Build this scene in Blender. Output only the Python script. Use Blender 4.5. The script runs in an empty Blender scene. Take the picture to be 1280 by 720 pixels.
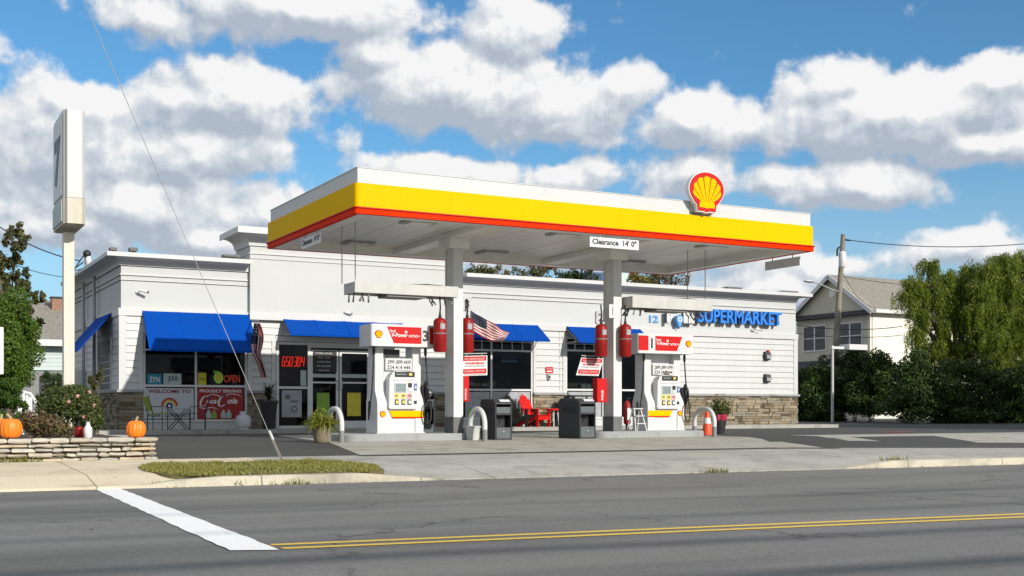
import bpy, math, random
from mathutils import Vector, Matrix
C = bpy.context.scene.collection
SC = bpy.context.scene
PI = math.pi
rnd = random.Random(7)
# ------------------------------------------------------------------ view geometry
F, HZ, CAMZ, YAW = 1473.0, 510.0, 0.7, math.radians(28.4)
SN, CS = math.sin(YAW), math.cos(YAW)
def ray(x, y=510):
    u = x - 640.0
    return Vector((F*SN + u*CS, F*CS - u*SN, HZ - y))
def W(x, y=510, Y=None, X=None, z=None):
    r = ray(x, y)
    t = Y/r.y if Y is not None else (X/r.x if X is not None else (z-CAMZ)/r.z)
    return Vector((r.x*t, r.y*t, CAMZ + r.z*t))
def FX(x, Y=33.0): return W(x, Y=Y).x
def FZ(x, y, Y=33.0): return W(x, y, Y=Y).z
def lerp(a, b, t): return a + (b-a)*t
def qv(X, Y): return Y + .052*(X-2.6)
def zg(X, Y):
    q = qv(X, Y)
    zb = -.16 - .015*max(0, min(X, 24.5)-17)
    zgut = -.385 - .001*(X-2.6)
    if q >= 23.1: return 0.0
    if q >= 20.3: return lerp(zb, 0, (q-20.3)/2.8)
    return lerp(zgut+.13, zb, max(0, (q-16.55)/3.75))
def zroad(X, Y):
    q = qv(X, Y)
    zc = -.33 - .0095*max(-8, min(X, 14)-2.6)
    zgut = -.385 - .001*(X-2.6)
    if q > 8.3: return lerp(zc, zgut, min(1, (q-8.3)/8.1))
    return zc - .015*(8.3-q)
# ------------------------------------------------------------------ materials
def new_mat(name):
    m = bpy.data.materials.new(name); m.use_nodes = True
    nt = m.node_tree; b = nt.nodes['Principled BSDF']
    return m, nt, b
def N(nt, t, **k):
    n = nt.nodes.new(t)
    for a, v in k.items():
        if a.startswith('i_'):
            n.inputs[a[2:].replace('_', ' ')].default_value = v
        else: setattr(n, a, v)
    return n
def L(nt, a, b): nt.links.new(a, b)
def ramp(nt, stops):
    r = nt.nodes.new('ShaderNodeValToRGB'); e = r.color_ramp.elements
    while len(e) < len(stops): e.new(.5)
    for i, (p, c) in enumerate(stops):
        e[i].position = p; e[i].color = (c, c, c, 1) if isinstance(c, (int, float)) else (*c, 1)
    return r
def sc(c, k): return tuple(min(1, x*k) for x in c)
def paint(name, col, rough=.5, var=.12, scale=3.0, bump=0.0, bscale=60, metal=0.0, spec=.5, streak=0.0):
    m, nt, b = new_mat(name)
    b.inputs['Roughness'].default_value = rough; b.inputs['Metallic'].default_value = metal
    b.inputs['Specular IOR Level'].default_value = spec
    tc = N(nt, 'ShaderNodeTexCoord')
    n1 = N(nt, 'ShaderNodeTexNoise', i_Scale=scale, i_Detail=6.0, i_Roughness=.65)
    L(nt, tc.outputs['Object'], n1.inputs['Vector'])
    r = ramp(nt, [(.3, sc(col, 1-var)), (.7, sc(col, 1+var*.6))])
    L(nt, n1.outputs['Fac'], r.inputs['Fac'])
    out = r.outputs['Color']
    if streak > 0:
        mp = N(nt, 'ShaderNodeMapping'); mp.inputs['Scale'].default_value = (9, 9, .5)
        L(nt, tc.outputs['Object'], mp.inputs['Vector'])
        n2 = N(nt, 'ShaderNodeTexNoise', i_Scale=1.5, i_Detail=5.0)
        L(nt, mp.outputs['Vector'], n2.inputs['Vector'])
        r2 = ramp(nt, [(.45, 1.0), (.8, 1-streak)])
        L(nt, n2.outputs['Fac'], r2.inputs['Fac'])
        mx = N(nt, 'ShaderNodeMix', data_type='RGBA', blend_type='MULTIPLY'); mx.inputs[0].default_value = 1
        L(nt, out, mx.inputs[6]); L(nt, r2.outputs['Color'], mx.inputs[7]); out = mx.outputs[2]
    L(nt, out, b.inputs['Base Color'])
    rr = ramp(nt, [(.3, max(0, rough-.08)), (.7, min(1, rough+.1))]); L(nt, n1.outputs['Fac'], rr.inputs['Fac'])
    L(nt, rr.outputs['Color'], b.inputs['Roughness'])
    if bump > 0:
        n3 = N(nt, 'ShaderNodeTexNoise', i_Scale=bscale, i_Detail=4.0); L(nt, tc.outputs['Object'], n3.inputs['Vector'])
        bp = N(nt, 'ShaderNodeBump', i_Strength=bump, i_Distance=.02); L(nt, n3.outputs['Fac'], bp.inputs['Height'])
        L(nt, bp.outputs['Normal'], b.inputs['Normal'])
    return m
def island(name, stops, rough=.8, bump=.3, bscale=25, var=.25, trans=0.0, spec=.3):
    """colour picked per loose piece (stones, leaves, blades)"""
    m, nt, b = new_mat(name)
    b.inputs['Roughness'].default_value = rough; b.inputs['Specular IOR Level'].default_value = spec
    g = N(nt, 'ShaderNodeNewGeometry'); r = ramp(nt, stops); L(nt, g.outputs['Random Per Island'], r.inputs['Fac'])
    out = r.outputs['Color']
    tc = N(nt, 'ShaderNodeTexCoord')
    if var > 0:
        n1 = N(nt, 'ShaderNodeTexNoise', i_Scale=bscale*.5, i_Detail=5.0); L(nt, tc.outputs['Object'], n1.inputs['Vector'])
        r2 = ramp(nt, [(.3, 1-var), (.7, 1.0)]); L(nt, n1.outputs['Fac'], r2.inputs['Fac'])
        mx = N(nt, 'ShaderNodeMix', data_type='RGBA', blend_type='MULTIPLY'); mx.inputs[0].default_value = 1
        L(nt, out, mx.inputs[6]); L(nt, r2.outputs['Color'], mx.inputs[7]); out = mx.outputs[2]
    L(nt, out, b.inputs['Base Color'])
    if bump > 0:
        n3 = N(nt, 'ShaderNodeTexNoise', i_Scale=bscale, i_Detail=5.0); L(nt, tc.outputs['Object'], n3.inputs['Vector'])
        bp = N(nt, 'ShaderNodeBump', i_Strength=bump, i_Distance=.02); L(nt, n3.outputs['Fac'], bp.inputs['Height'])
        L(nt, bp.outputs['Normal'], b.inputs['Normal'])
    if trans > 0:
        t = N(nt, 'ShaderNodeBsdfTranslucent'); mxs = N(nt, 'ShaderNodeMixShader'); mxs.inputs[0].default_value = trans
        L(nt, out, t.inputs['Color']); L(nt, b.outputs[0], mxs.inputs[1]); L(nt, t.outputs[0], mxs.inputs[2])
        L(nt, mxs.outputs[0], nt.nodes['Material Output'].inputs['Surface'])
    return m
def emit(name, col, s):
    m, nt, b = new_mat(name)
    b.inputs['Base Color'].default_value = (*sc(col, .5), 1)
    b.inputs['Emission Color'].default_value = (*col, 1); b.inputs['Emission Strength'].default_value = s
    return m
def glass(name, tint=.22, refl=.07):
    m, nt, b = new_mat(name); nt.nodes.remove(b)
    t = N(nt, 'ShaderNodeBsdfTransparent'); t.inputs['Color'].default_value = (tint*.95, tint, tint*1.02, 1)
    g = N(nt, 'ShaderNodeBsdfGlossy'); g.inputs['Roughness'].default_value = .03; g.inputs['Color'].default_value = (.9, .95, 1, 1)
    fr = N(nt, 'ShaderNodeFresnel', i_IOR=1.28)
    mx = N(nt, 'ShaderNodeMixShader')
    L(nt, fr.outputs[0], mx.inputs[0]); L(nt, t.outputs[0], mx.inputs[1]); L(nt, g.outputs[0], mx.inputs[2])
    L(nt, mx.outputs[0], nt.nodes['Material Output'].inputs['Surface'])
    return m
def asphalt(name, col, contrast=.3, cracks=True, wear=None, rough=.85):
    m, nt, b = new_mat(name); b.inputs['Specular IOR Level'].default_value = .35
    tc = N(nt, 'ShaderNodeTexCoord'); ob = tc.outputs['Object']
    n1 = N(nt, 'ShaderNodeTexNoise', i_Scale=.35, i_Detail=6.0, i_Roughness=.6)
    mp = N(nt, 'ShaderNodeMapping'); mp.inputs['Scale'].default_value = (.3, 1.9, 1); mp.inputs['Rotation'].default_value = (0, 0, .05); L(nt, ob, mp.inputs['Vector']); L(nt, mp.outputs[0], n1.inputs['Vector'])
    r1 = ramp(nt, [(.3, sc(col, 1-contrast)), (.5, col), (.72, sc(col, 1+contrast*.7))]); L(nt, n1.outputs['Fac'], r1.inputs['Fac'])
    n2 = N(nt, 'ShaderNodeTexNoise', i_Scale=90, i_Detail=3.0, i_Roughness=.7); L(nt, ob, n2.inputs['Vector'])
    r2 = ramp(nt, [(.35, .62), (.5, 1.0), (.68, 1.0), (.76, 1.7)]); L(nt, n2.outputs['Fac'], r2.inputs['Fac'])
    mx = N(nt, 'ShaderNodeMix', data_type='RGBA', blend_type='MULTIPLY'); mx.inputs[0].default_value = 1
    L(nt, r1.outputs['Color'], mx.inputs[6]); L(nt, r2.outputs['Color'], mx.inputs[7]); out = mx.outputs[2]
    hgt = n2.outputs['Fac']
    n5 = N(nt, 'ShaderNodeTexNoise', i_Scale=22, i_Detail=4.0, i_Roughness=.75); L(nt, ob, n5.inputs['Vector'])
    r5 = ramp(nt, [(.3, .8), (.5, 1.0), (.7, 1.14)] if not wear else [(.3, .94), (.5, 1.0)]); L(nt, n5.outputs['Fac'], r5.inputs['Fac'])
    m5 = N(nt, 'ShaderNodeMix', data_type='RGBA', blend_type='MULTIPLY'); m5.inputs[0].default_value = 1
    L(nt, out, m5.inputs[6]); L(nt, r5.outputs['Color'], m5.inputs[7]); out = m5.outputs[2]
    if wear:
        n6 = N(nt, 'ShaderNodeTexNoise', i_Scale=7, i_Detail=9.0, i_Roughness=.75); L(nt, ob, n6.inputs['Vector'])
        r6 = ramp(nt, [(.6, 0.0), (.68, .75)]); L(nt, n6.outputs['Fac'], r6.inputs['Fac'])
        m6 = N(nt, 'ShaderNodeMix', data_type='RGBA'); L(nt, r6.outputs['Color'], m6.inputs[0]); L(nt, out, m6.inputs[6]); m6.inputs[7].default_value = (*wear, 1); out = m6.outputs[2]
    if cracks:
        nw = N(nt, 'ShaderNodeTexNoise', i_Scale=1.1, i_Detail=6.0, i_Roughness=.7); L(nt, ob, nw.inputs['Vector'])
        va = N(nt, 'ShaderNodeVectorMath', operation='MULTIPLY_ADD'); va.inputs[1].default_value = (1.6, 1.6, 0)
        L(nt, nw.outputs['Color'], va.inputs[0]); L(nt, ob, va.inputs[2])
        vo = N(nt, 'ShaderNodeTexVoronoi', feature='DISTANCE_TO_EDGE', i_Scale=.22); L(nt, va.outputs[0], vo.inputs['Vector'])
        rc = ramp(nt, [(.0, .4), (.003, .55), (.0055, 1.0)]); L(nt, vo.outputs['Distance'], rc.inputs['Fac'])
        nm = N(nt, 'ShaderNodeTexNoise', i_Scale=.5, i_Detail=2.0); L(nt, ob, nm.inputs['Vector'])
        rm = ramp(nt, [(.44, 0.0), (.54, 1.0)]); L(nt, nm.outputs['Fac'], rm.inputs['Fac'])
        m2 = N(nt, 'ShaderNodeMix', data_type='RGBA', blend_type='MULTIPLY')
        L(nt, rm.outputs['Color'], m2.inputs[0]); L(nt, out, m2.inputs[6]); L(nt, rc.outputs['Color'], m2.inputs[7]); out = m2.outputs[2]
    L(nt, out, b.inputs['Base Color']); b.inputs['Roughness'].default_value = rough
    bp = N(nt, 'ShaderNodeBump', i_Strength=.35, i_Distance=.01); L(nt, hgt, bp.inputs['Height']); L(nt, bp.outputs[0], b.inputs['Normal'])
    return m
def concrete(name, col, jx=3.0, jy=0, var=.2, rot=0.0):
    m, nt, b = new_mat(name); b.inputs['Roughness'].default_value = .9; b.inputs['Specular IOR Level'].default_value = .25
    tc = N(nt, 'ShaderNodeTexCoord'); ob = tc.outputs['Object']
    n1 = N(nt, 'ShaderNodeTexNoise', i_Scale=.7, i_Detail=8.0, i_Roughness=.65); L(nt, ob, n1.inputs['Vector'])
    r1 = ramp(nt, [(.3, sc(col, 1-var)), (.5, col), (.75, sc(col, 1+var*.5))]); L(nt, n1.outputs['Fac'], r1.inputs['Fac'])
    n2 = N(nt, 'ShaderNodeTexNoise', i_Scale=45, i_Detail=4.0, i_Roughness=.7); L(nt, ob, n2.inputs['Vector'])
    r2 = ramp(nt, [(.3, .78), (.55, 1.0), (.75, 1.08)]); L(nt, n2.outputs['Fac'], r2.inputs['Fac'])
    mx = N(nt, 'ShaderNodeMix', data_type='RGBA', blend_type='MULTIPLY'); mx.inputs[0].default_value = 1
    L(nt, r1.outputs['Color'], mx.inputs[6]); L(nt, r2.outputs['Color'], mx.inputs[7]); out = mx.outputs[2]
    sp = N(nt, 'ShaderNodeSeparateXYZ')
    mp = N(nt, 'ShaderNodeMapping'); mp.inputs['Rotation'].default_value = (0, 0, rot); L(nt, ob, mp.inputs['Vector']); L(nt, mp.outputs[0], sp.inputs[0])
    for ax, step in (('X', jx), ('Y', jy)):
        if not step: continue
        a = N(nt, 'ShaderNodeMath', operation='PINGPONG'); a.inputs[1].default_value = step/2; L(nt, sp.outputs[ax], a.inputs[0])
        rj = N(nt, 'ShaderNodeMapRange'); rj.inputs['From Min'].default_value = .006; rj.inputs['From Max'].default_value = .014
        rj.inputs['To Min'].default_value = .4; L(nt, a.outputs[0], rj.inputs['Value'])
        m3 = N(nt, 'ShaderNodeMix', data_type='RGBA', blend_type='MULTIPLY'); m3.inputs[0].default_value = 1
        L(nt, out, m3.inputs[6]); L(nt, rj.outputs[0], m3.inputs[7]); out = m3.outputs[2]
    # spots and stains
    n4 = N(nt, 'ShaderNodeTexNoise', i_Scale=2.2, i_Detail=3.0, i_Roughness=.5); L(nt, ob, n4.inputs['Vector'])
    r4 = ramp(nt, [(.54, 1.0), (.68, .72)]); L(nt, n4.outputs['Fac'], r4.inputs['Fac'])
    m4 = N(nt, 'ShaderNodeMix', data_type='RGBA', blend_type='MULTIPLY'); m4.inputs[0].default_value = .7
    L(nt, out, m4.inputs[6]); L(nt, r4.outputs['Color'], m4.inputs[7]); out = m4.outputs[2]
    L(nt, out, b.inputs['Base Color'])
    bp = N(nt, 'ShaderNodeBump', i_Strength=.25, i_Distance=.01); L(nt, n2.outputs['Fac'], bp.inputs['Height']); L(nt, bp.outputs[0], b.inputs['Normal'])
    return m
def shingle(name, col):
    m, nt, b = new_mat(name); b.inputs['Roughness'].default_value = .95
    tc = N(nt, 'ShaderNodeTexCoord')
    n0 = N(nt, 'ShaderNodeTexNoise', i_Scale=.8, i_Detail=4.0); L(nt, tc.outputs['Object'], n0.inputs['Vector'])
    mp = N(nt, 'ShaderNodeMapping'); mp.inputs['Scale'].default_value = (3, 3, 7); L(nt, tc.outputs['Object'], mp.inputs['Vector'])
    n1 = N(nt, 'ShaderNodeTexNoise', i_Scale=2.2, i_Detail=4.0, i_Roughness=.7); L(nt, mp.outputs[0], n1.inputs['Vector'])
    r1 = ramp(nt, [(.3, sc(col, .55)), (.7, sc(col, 1.35))]); L(nt, n1.outputs['Fac'], r1.inputs['Fac'])
    L(nt, r1.outputs['Color'], b.inputs['Base Color'])
    return m
M = {}
M['white'] = paint('white_paint', (.58, .58, .57), .45, .04, 1.2, streak=.05)
M['white_panel'] = paint('white_stucco', (.51, .525, .52), .7, .05, .8, bump=.05, streak=.02)
M['siding'] = paint('white_siding', (.52, .53, .525), .5, .05, 1.5, streak=.07)
M['trim'] = paint('white_trim', (.55, .555, .55), .45, .04, 2, streak=.05)
M['soffit'] = paint('soffit_panel', (.84, .83, .78), .4, .1, 1.2, streak=.0)
M['frame'] = paint('aluminium_frame', (.62, .63, .62), .4, .08, 4)
M['dark_trim'] = paint('dark_trim', (.03, .03, .035), .5, .2, 5)
M['fascia_white'] = paint('fascia_white', (.55, .555, .56), .45, .05, .6, spec=.3, streak=.025)
M['yellow'] = paint('fascia_yellow', (.76, .46, .0), .55, .03, .6, spec=.04, streak=.05)
M['red'] = paint('fascia_red', (.72, .028, .0), .55, .05, 1, spec=.05)
M['sign_red'] = paint('sign_red', (.52, .006, .006), .5, .05, 2, spec=.2)
M['cyl_red'] = paint('cylinder_red', (.28, .008, .007), .45, .25, 5, streak=.25, spec=.3)
M['chair_red'] = paint('chair_red', (.6, .012, .008), .5, .12, 6, spec=.25)
M['awning'] = paint('awning_blue', (.0, .055, .33), .85, .1, 1.5, spec=.1, bump=.05, bscale=200)
M['glass'] = glass('window_glass', .3)
M['black'] = paint('black_plastic', (.012, .012, .013), .45, .3, 8)
M['rubber'] = paint('black_rubber', (.015, .015, .016), .6, .3, 8)
M['bin_dark'] = paint('bin_charcoal', (.03, .034, .038), .55, .25, 4, bump=.05)
M['bin_grey'] = paint('bin_grey', (.085, .1, .108), .5, .2, 5)
M['metal'] = paint('brushed_metal', (.55, .55, .54), .35, .1, 8, metal=.8)
M['galv'] = paint('galvanised', (.36, .37, .37), .5, .18, 5)
M['bar_grey'] = paint('bar_grey', (.5, .5, .48), .5, .12, 3, streak=.1)
M['grey_paint'] = paint('grey_paint', (.2, .205, .2), .6, .15, 5)
M['col_white'] = paint('column_white', (.66, .66, .63), .45, .07, 1.5, streak=.08)
M['col_grey'] = paint('column_grey', (.12, .125, .12), .55, .25, 6)
M['island'] = concrete('island_concrete', (.33, .34, .34), 0, 0, .15)
M['pump_white'] = paint('pump_white', (.6, .6, .6), .4, .05, 2, streak=.06)
M['pump_grey'] = paint('pump_grey', (.52, .53, .55), .35, .08, 3)
M['screen'] = paint('lcd_screen', (.2, .25, .25), .25, .15, 6)
M['label_yellow'] = paint('label_yellow', (.75, .6, .12), .5, .15, 10)
M['label_pink'] = paint('label_pink', (.8, .35, .38), .5, .15, 10)
M['label_blue'] = paint('label_blue', (.05, .14, .35), .5, .2, 10)
M['digit'] = paint('digit_black', (.02, .02, .02), .5, .1, 5)
M['letter_white'] = paint('letter_white', (.64, .64, .64), .45, .04, 5)
M['letter_blue'] = paint('letter_blue', (.02, .2, .66), .4, .06, 3)
M['letter_lblue'] = paint('letter_light_blue', (.1, .32, .7), .4, .06, 3)
M['maroon'] = paint('letter_maroon', (.2, .012, .03), .5, .1, 4)
M['poster_white'] = paint('poster_white', (.5, .52, .54), .5, .06, 3)
M['poster_red'] = paint('poster_red', (.3, .008, .01), .5, .1, 3)
M['poster_teal'] = paint('poster_teal', (.012, .2, .32), .5, .1, 5)
M['poster_pale'] = paint('poster_pale', (.38, .47, .44), .5, .08, 5)
M['poster_yellow'] = paint('poster_yellow', (.6, .5, .03), .5, .15, 6)
M['poster_green'] = paint('poster_green', (.2, .36, .04), .5, .15, 6)
M['poster_grey'] = paint('poster_grey', (.33, .35, .37), .5, .25, 7)
M['olive'] = paint('sling_green', (.25, .33, .02), .7, .15, 9, bump=.1)
M['navy'] = paint('sling_blue', (.015, .04, .13), .7, .15, 9, bump=.1)
M['flag_red'] = paint('flag_red', (.3, .01, .018), .8, .1, 8)
M['flag_white'] = paint('flag_white', (.55, .53, .52), .8, .06, 8)
M['flag_blue'] = paint('flag_blue', (.006, .009, .028), .8, .15, 8)
M['led'] = emit('led_red', (1, .03, .01), .45)
M['neon_red'] = emit('neon_red', (1, .08, .03), .12)
M['neon_green'] = emit('neon_green', (.3, .7, .08), .15)
M['pumpkin'] = paint('pumpkin_orange', (.82, .2, .008), .45, .12, 7)
M['stem'] = paint('pumpkin_stem', (.4, .32, .18), .8, .3, 14)
M['pot_stone'] = paint('stone_pot', (.27, .23, .15), .85, .35, 7, bump=.3, bscale=30, streak=.3)
M['pot_dark'] = paint('dark_pot', (.02, .02, .022), .5, .3, 7)
M['foil'] = paint('pink_foil', (.42, .03, .08), .4, .3, 12, bump=.3, bscale=30)
M['mortar'] = paint('wall_core', (.16, .14, .11), .95, .4, 9, bump=.4)
M['soil'] = paint('soil', (.06, .045, .03), .95, .4, 9, bump=.6, bscale=40)
M['cone'] = paint('cone_orange', (.75, .07, .015), .5, .12, 6)
M['wood'] = paint('weathered_wood', (.25, .22, .18), .85, .3, 4, bump=.3, bscale=30, streak=.35)
M['bark'] = paint('bark', (.12, .095, .07), .95, .35, 6, bump=.7, bscale=25)
M['house_beige_shade'] = paint('beige_siding_shade', (.6, .55, .45), .7, .08, 2)  # gable tone of the neighbour house, its shade mixed into the colour
M['house_cream_lit'] = paint('cream_siding_lit', (.8, .77, .67), .7, .06, 2)  # paler tone of the same house, sunlight on the side wall put into the colour
M['house_green'] = paint('pale_green_siding', (.52, .6, .58), .7, .06, 2)
M['house_white'] = paint('white_house', (.72, .73, .72), .7, .06, 2)
M['brick'] = paint('brick', (.3, .17, .12), .9, .3, 8)
M['roof_grey'] = shingle('grey_shingles', (.235, .22, .185))
M['roof_dark'] = shingle('dark_shingles', (.055, .055, .06))
M['roof_blue'] = paint('blue_roof', (.03, .09, .2), .6, .2, 3)
M['cream_sign'] = paint('cream_sign_metal', (.5, .47, .38), .45, .1, 2, streak=.12)
M['pole_beige'] = paint('pole_beige', (.6, .56, .48), .5, .08, 2, streak=.1)
M['sign_face'] = paint('sign_face', (.5, .505, .5), .4, .08, 2)
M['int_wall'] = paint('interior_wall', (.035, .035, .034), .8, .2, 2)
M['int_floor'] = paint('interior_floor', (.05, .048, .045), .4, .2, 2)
M['road'] = asphalt('road_asphalt', (.172, .169, .16), .36)
M['lot'] = asphalt('lot_asphalt', (.068, .067, .061), .18, cracks=False)
M['lot_edge'] = asphalt('seam_asphalt', (.05, .05, .05), .2, cracks=False)
M['concrete'] = concrete('apron_concrete', (.385, .375, .335), 4.2, 0)
M['pad'] = concrete('pad_concrete', (.375, .36, .31), 3.6, 3.6)
M['walk'] = concrete('sidewalk_concrete', (.66, .57, .42), 2.6, 0, .16)
M['kerb'] = concrete('kerb_concrete', (.54, .49, .39), 2.4, 0, .3)
M['ground'] = paint('bare_ground', (.12, .11, .08), .95, .4, .5, bump=.3)
M['verge'] = paint('verge_soil', (.14, .12, .05), .95, .4, 3, bump=.5)
M['line_white'] = asphalt('line_white', (.9, .9, .88), .03, cracks=False, wear=(.3, .29, .27), rough=.7)
M['line_yellow'] = asphalt('line_yellow', (.8, .53, .08), .12, cracks=False, wear=(.26, .23, .15), rough=.7)
M['paint_red'] = paint('red_marking', (.6, .04, .05), .8, .3, 20)
M['ledge'] = island('ledger_stone', [(0, (.10, .08, .055)), (.2, (.2, .155, .1)), (.45, (.3, .25, .18)), (.7, (.24, .22, .18)), (1, (.38, .31, .21))], .9, .5, 22)
M['stack'] = island('stacked_stone', [(0, (.34, .3, .235)), (.3, (.52, .46, .36)), (.55, (.44, .42, .37)), (.9, (.6, .545, .44)), (1, (.55, .38, .21))], .9, .6, 14)
def leafm(name, cols, trans=.3): return island(name, [(i/(len(cols)-1), c) for i, c in enumerate(cols)], .55, 0, 20, 0, trans, .35)
M['leaf_dark'] = leafm('leaf_dark', [(.02, .04, .01), (.035, .065, .014), (.06, .085, .02)])
M['leaf_hedge'] = leafm('leaf_hedge', [(.012, .032, .005), (.024, .058, .008), (.075, .12, .014)], .2)
M['leaf_shrub'] = leafm('leaf_shrub', [(.03, .07, .008), (.05, .11, .012), (.09, .16, .02)], .25)
M['leaf_bright'] = leafm('leaf_bright', [(.045, .1, .01), (.08, .16, .015), (.15, .22, .03)])
M['leaf_willow'] = leafm('leaf_willow', [(.065, .11, .008), (.14, .2, .014), (.3, .33, .035)], .42)
M['leaf_olive'] = leafm('leaf_olive', [(.05, .06, .02), (.09, .1, .03), (.17, .15, .05)])
M['leaf_yellow'] = leafm('leaf_yellow', [(.1, .12, .02), (.22, .2, .03), (.32, .24, .04)])
M['leaf_rose'] = leafm('leaf_rose', [(.04, .07, .012), (.08, .11, .025), (.14, .15, .05)])
M['leaf_brown'] = leafm('leaf_brown', [(.06, .03, .02), (.13, .065, .04), (.07, .085, .025), (.2, .12, .07), (.1, .12, .03), (.3, .2, .11)], .2)
M['leaf_fern'] = leafm('leaf_fern', [(.09, .12, .012), (.19, .22, .02), (.33, .31, .05)], .3)
M['leaf_deep'] = leafm('leaf_deep', [(.012, .022, .012), (.025, .035, .02), (.05, .06, .03)], .2)
M['petal'] = leafm('petal_pink', [(.6, .25, .26), (.75, .4, .38), (.8, .55, .5)], .3)
M['grass'] = leafm('grass_blades', [(.1, .13, .015), (.18, .2, .025), (.34, .3, .08), (.42, .35, .15)], .25)
# ------------------------------------------------------------------ mesh builder
class MB:
    def __init__(s): s.v = []; s.f = []; s.m = []; s.T = None
    def add(s, vs, fs, m=0):
        o = len(s.v)
        if s.T is not None: vs = [s.T @ Vector(p) for p in vs]
        s.v += [tuple(p) for p in vs]; s.f += [tuple(i+o for i in f) for f in fs]; s.m += [m]*len(fs)
        return s
    def box(s, x0, x1, y0, y1, z0, z1, m=0):
        return s.add([(x0,y0,z0),(x1,y0,z0),(x1,y1,z0),(x0,y1,z0),(x0,y0,z1),(x1,y0,z1),(x1,y1,z1),(x0,y1,z1)],
            [(0,3,2,1),(4,5,6,7),(0,1,5,4),(1,2,6,5),(2,3,7,6),(3,0,4,7)], m)
    def obox(s, c, ax, ay, az, m=0):
        c = Vector(c); ax = Vector(ax); ay = Vector(ay); az = Vector(az)
        vs = [c+i*ax+j*ay+k*az for k in (-1,1) for i, j in ((-1,-1),(1,-1),(1,1),(-1,1))]
        return s.add(vs, [(0,3,2,1),(4,5,6,7),(0,1,5,4),(1,2,6,5),(2,3,7,6),(3,0,4,7)], m)
    def bar(s, a, b, w, h, m=0, up=(0,0,1)):
        a = Vector(a); b = Vector(b); d = (b-a); l = d.length; d.normalize(); up = Vector(up)
        if abs(d.dot(up)) > .98: up = Vector((1,0,0))
        sd = d.cross(up).normalized(); u2 = sd.cross(d)
        return s.obox((a+b)/2, d*l/2, sd*w/2, u2*h/2, m)
    def tube(s, pts, r, n=8, m=0, caps=True):
        pts = [Vector(p) for p in pts]; k = len(pts); rs = r if isinstance(r, (list, tuple)) else [r]*k
        vs = []; fs = []; prev = None
        for i, p in enumerate(pts):
            d = (pts[min(i+1, k-1)]-pts[max(i-1, 0)]).normalized()
            if prev is None:
                a = d.cross(Vector((0,0,1)) if abs(d.z) < .95 else Vector((1,0,0))).normalized()
            else: a = (prev - d*prev.dot(d)).normalized()
            prev = a; b = d.cross(a)
            vs += [p + (a*math.cos(2*PI*j/n)+b*math.sin(2*PI*j/n))*rs[i] for j in range(n)]
        for i in range(k-1):
            for j in range(n):
                j2 = (j+1) % n; fs.append((i*n+j, i*n+j2, (i+1)*n+j2, (i+1)*n+j))
        if caps: fs += [tuple(range(n-1, -1, -1)), tuple((k-1)*n+j for j in range(n))]
        return s.add(vs, fs, m)
    def lathe(s, prof, n=20, m=0, c=(0,0,0), lobes=0, depth=0):
        vs = []; fs = []; k = len(prof); c = Vector(c)
        for r, z in prof:
            for j in range(n):
                a = 2*PI*j/n; rr = r*(1-depth*(abs(math.cos(a*lobes/2))**6)) if lobes else r
                vs.append(c+Vector((rr*math.cos(a), rr*math.sin(a), z)))
        for i in range(k-1):
            for j in range(n):
                j2 = (j+1) % n; fs.append((i*n+j, i*n+j2, (i+1)*n+j2, (i+1)*n+j))
        fs += [tuple(range(n-1, -1, -1)), tuple((k-1)*n+j for j in range(n))]
        return s.add(vs, fs, m)
    def prism(s, poly, ax, a, b, m=0):
        """poly: 2-d outline in the plane across axis ax ('x': (y,z), 'y': (x,z), 'z': (x,y))"""
        n = len(poly)
        def P(p, h): return {'x': (h, p[0], p[1]), 'y': (p[0], h, p[1]), 'z': (p[0], p[1], h)}[ax]
        vs = [P(p, a) for p in poly]+[P(p, b) for p in poly]
        fs = [tuple(range(n-1, -1, -1)), tuple(range(n, 2*n))]+[(i, (i+1) % n, n+(i+1) % n, n+i) for i in range(n)]
        return s.add(vs, fs, m)
    def sheet(s, pts, m=0): return s.add(pts, [tuple(range(len(pts)))], m)
    def grid(s, fn, nu, nv, m=0):
        vs = [fn(i/nu, j/nv) for j in range(nv+1) for i in range(nu+1)]
        fs = [(j*(nu+1)+i, j*(nu+1)+i+1, (j+1)*(nu+1)+i+1, (j+1)*(nu+1)+i) for j in range(nv) for i in range(nu)]
        return s.add(vs, fs, m)
    def ball(s, c, r, m=0, nu=14, nv=9, sq=(1,1,1)):
        c = Vector(c)
        return s.lathe_c([(r*math.sin(PI*i/nv) if 0 < i < nv else r*.02, -r*math.cos(PI*i/nv)) for i in range(nv+1)], nu, m, c, sq)
    def lathe_c(s, prof, n, m, c, sq):
        o = len(s.v); T = s.T
        b = MB(); b.lathe(prof, n); s.add([Vector((p[0]*sq[0], p[1]*sq[1], p[2]*sq[2]))+c for p in b.v], b.f, m); return s
    def text(s, body, cx, z, y, w=None, h=None, m=0, ext=.004, shear=0.0, bold=0.0, rot=0.0):
        """lettering that faces -Y: centred on cx, sitting on z, its front at y-ext"""
        key = (body, round(ext, 4), shear, bold)
        if key not in TXT:
            cu = bpy.data.curves.new('t', 'FONT'); cu.body = body; cu.size = 1; cu.shear = shear; cu.offset = bold; cu.resolution_u = 3
            ob = bpy.data.objects.new('t', cu); me = bpy.data.meshes.new_from_object(ob)
            TXT[key] = ([tuple(v.co) for v in me.vertices], [tuple(p.vertices) for p in me.polygons])
            bpy.data.objects.remove(ob); bpy.data.meshes.remove(me); bpy.data.curves.remove(cu)
        vs, fs = TXT[key]
        x0 = min(p[0] for p in vs); x1 = max(p[0] for p in vs); y0 = min(p[1] for p in vs); y1 = max(p[1] for p in vs)
        kx = w/(x1-x0) if w else None; ky = h/(y1-y0) if h else None
        kx = kx or ky; ky = ky or kx
        ed = {}
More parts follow.
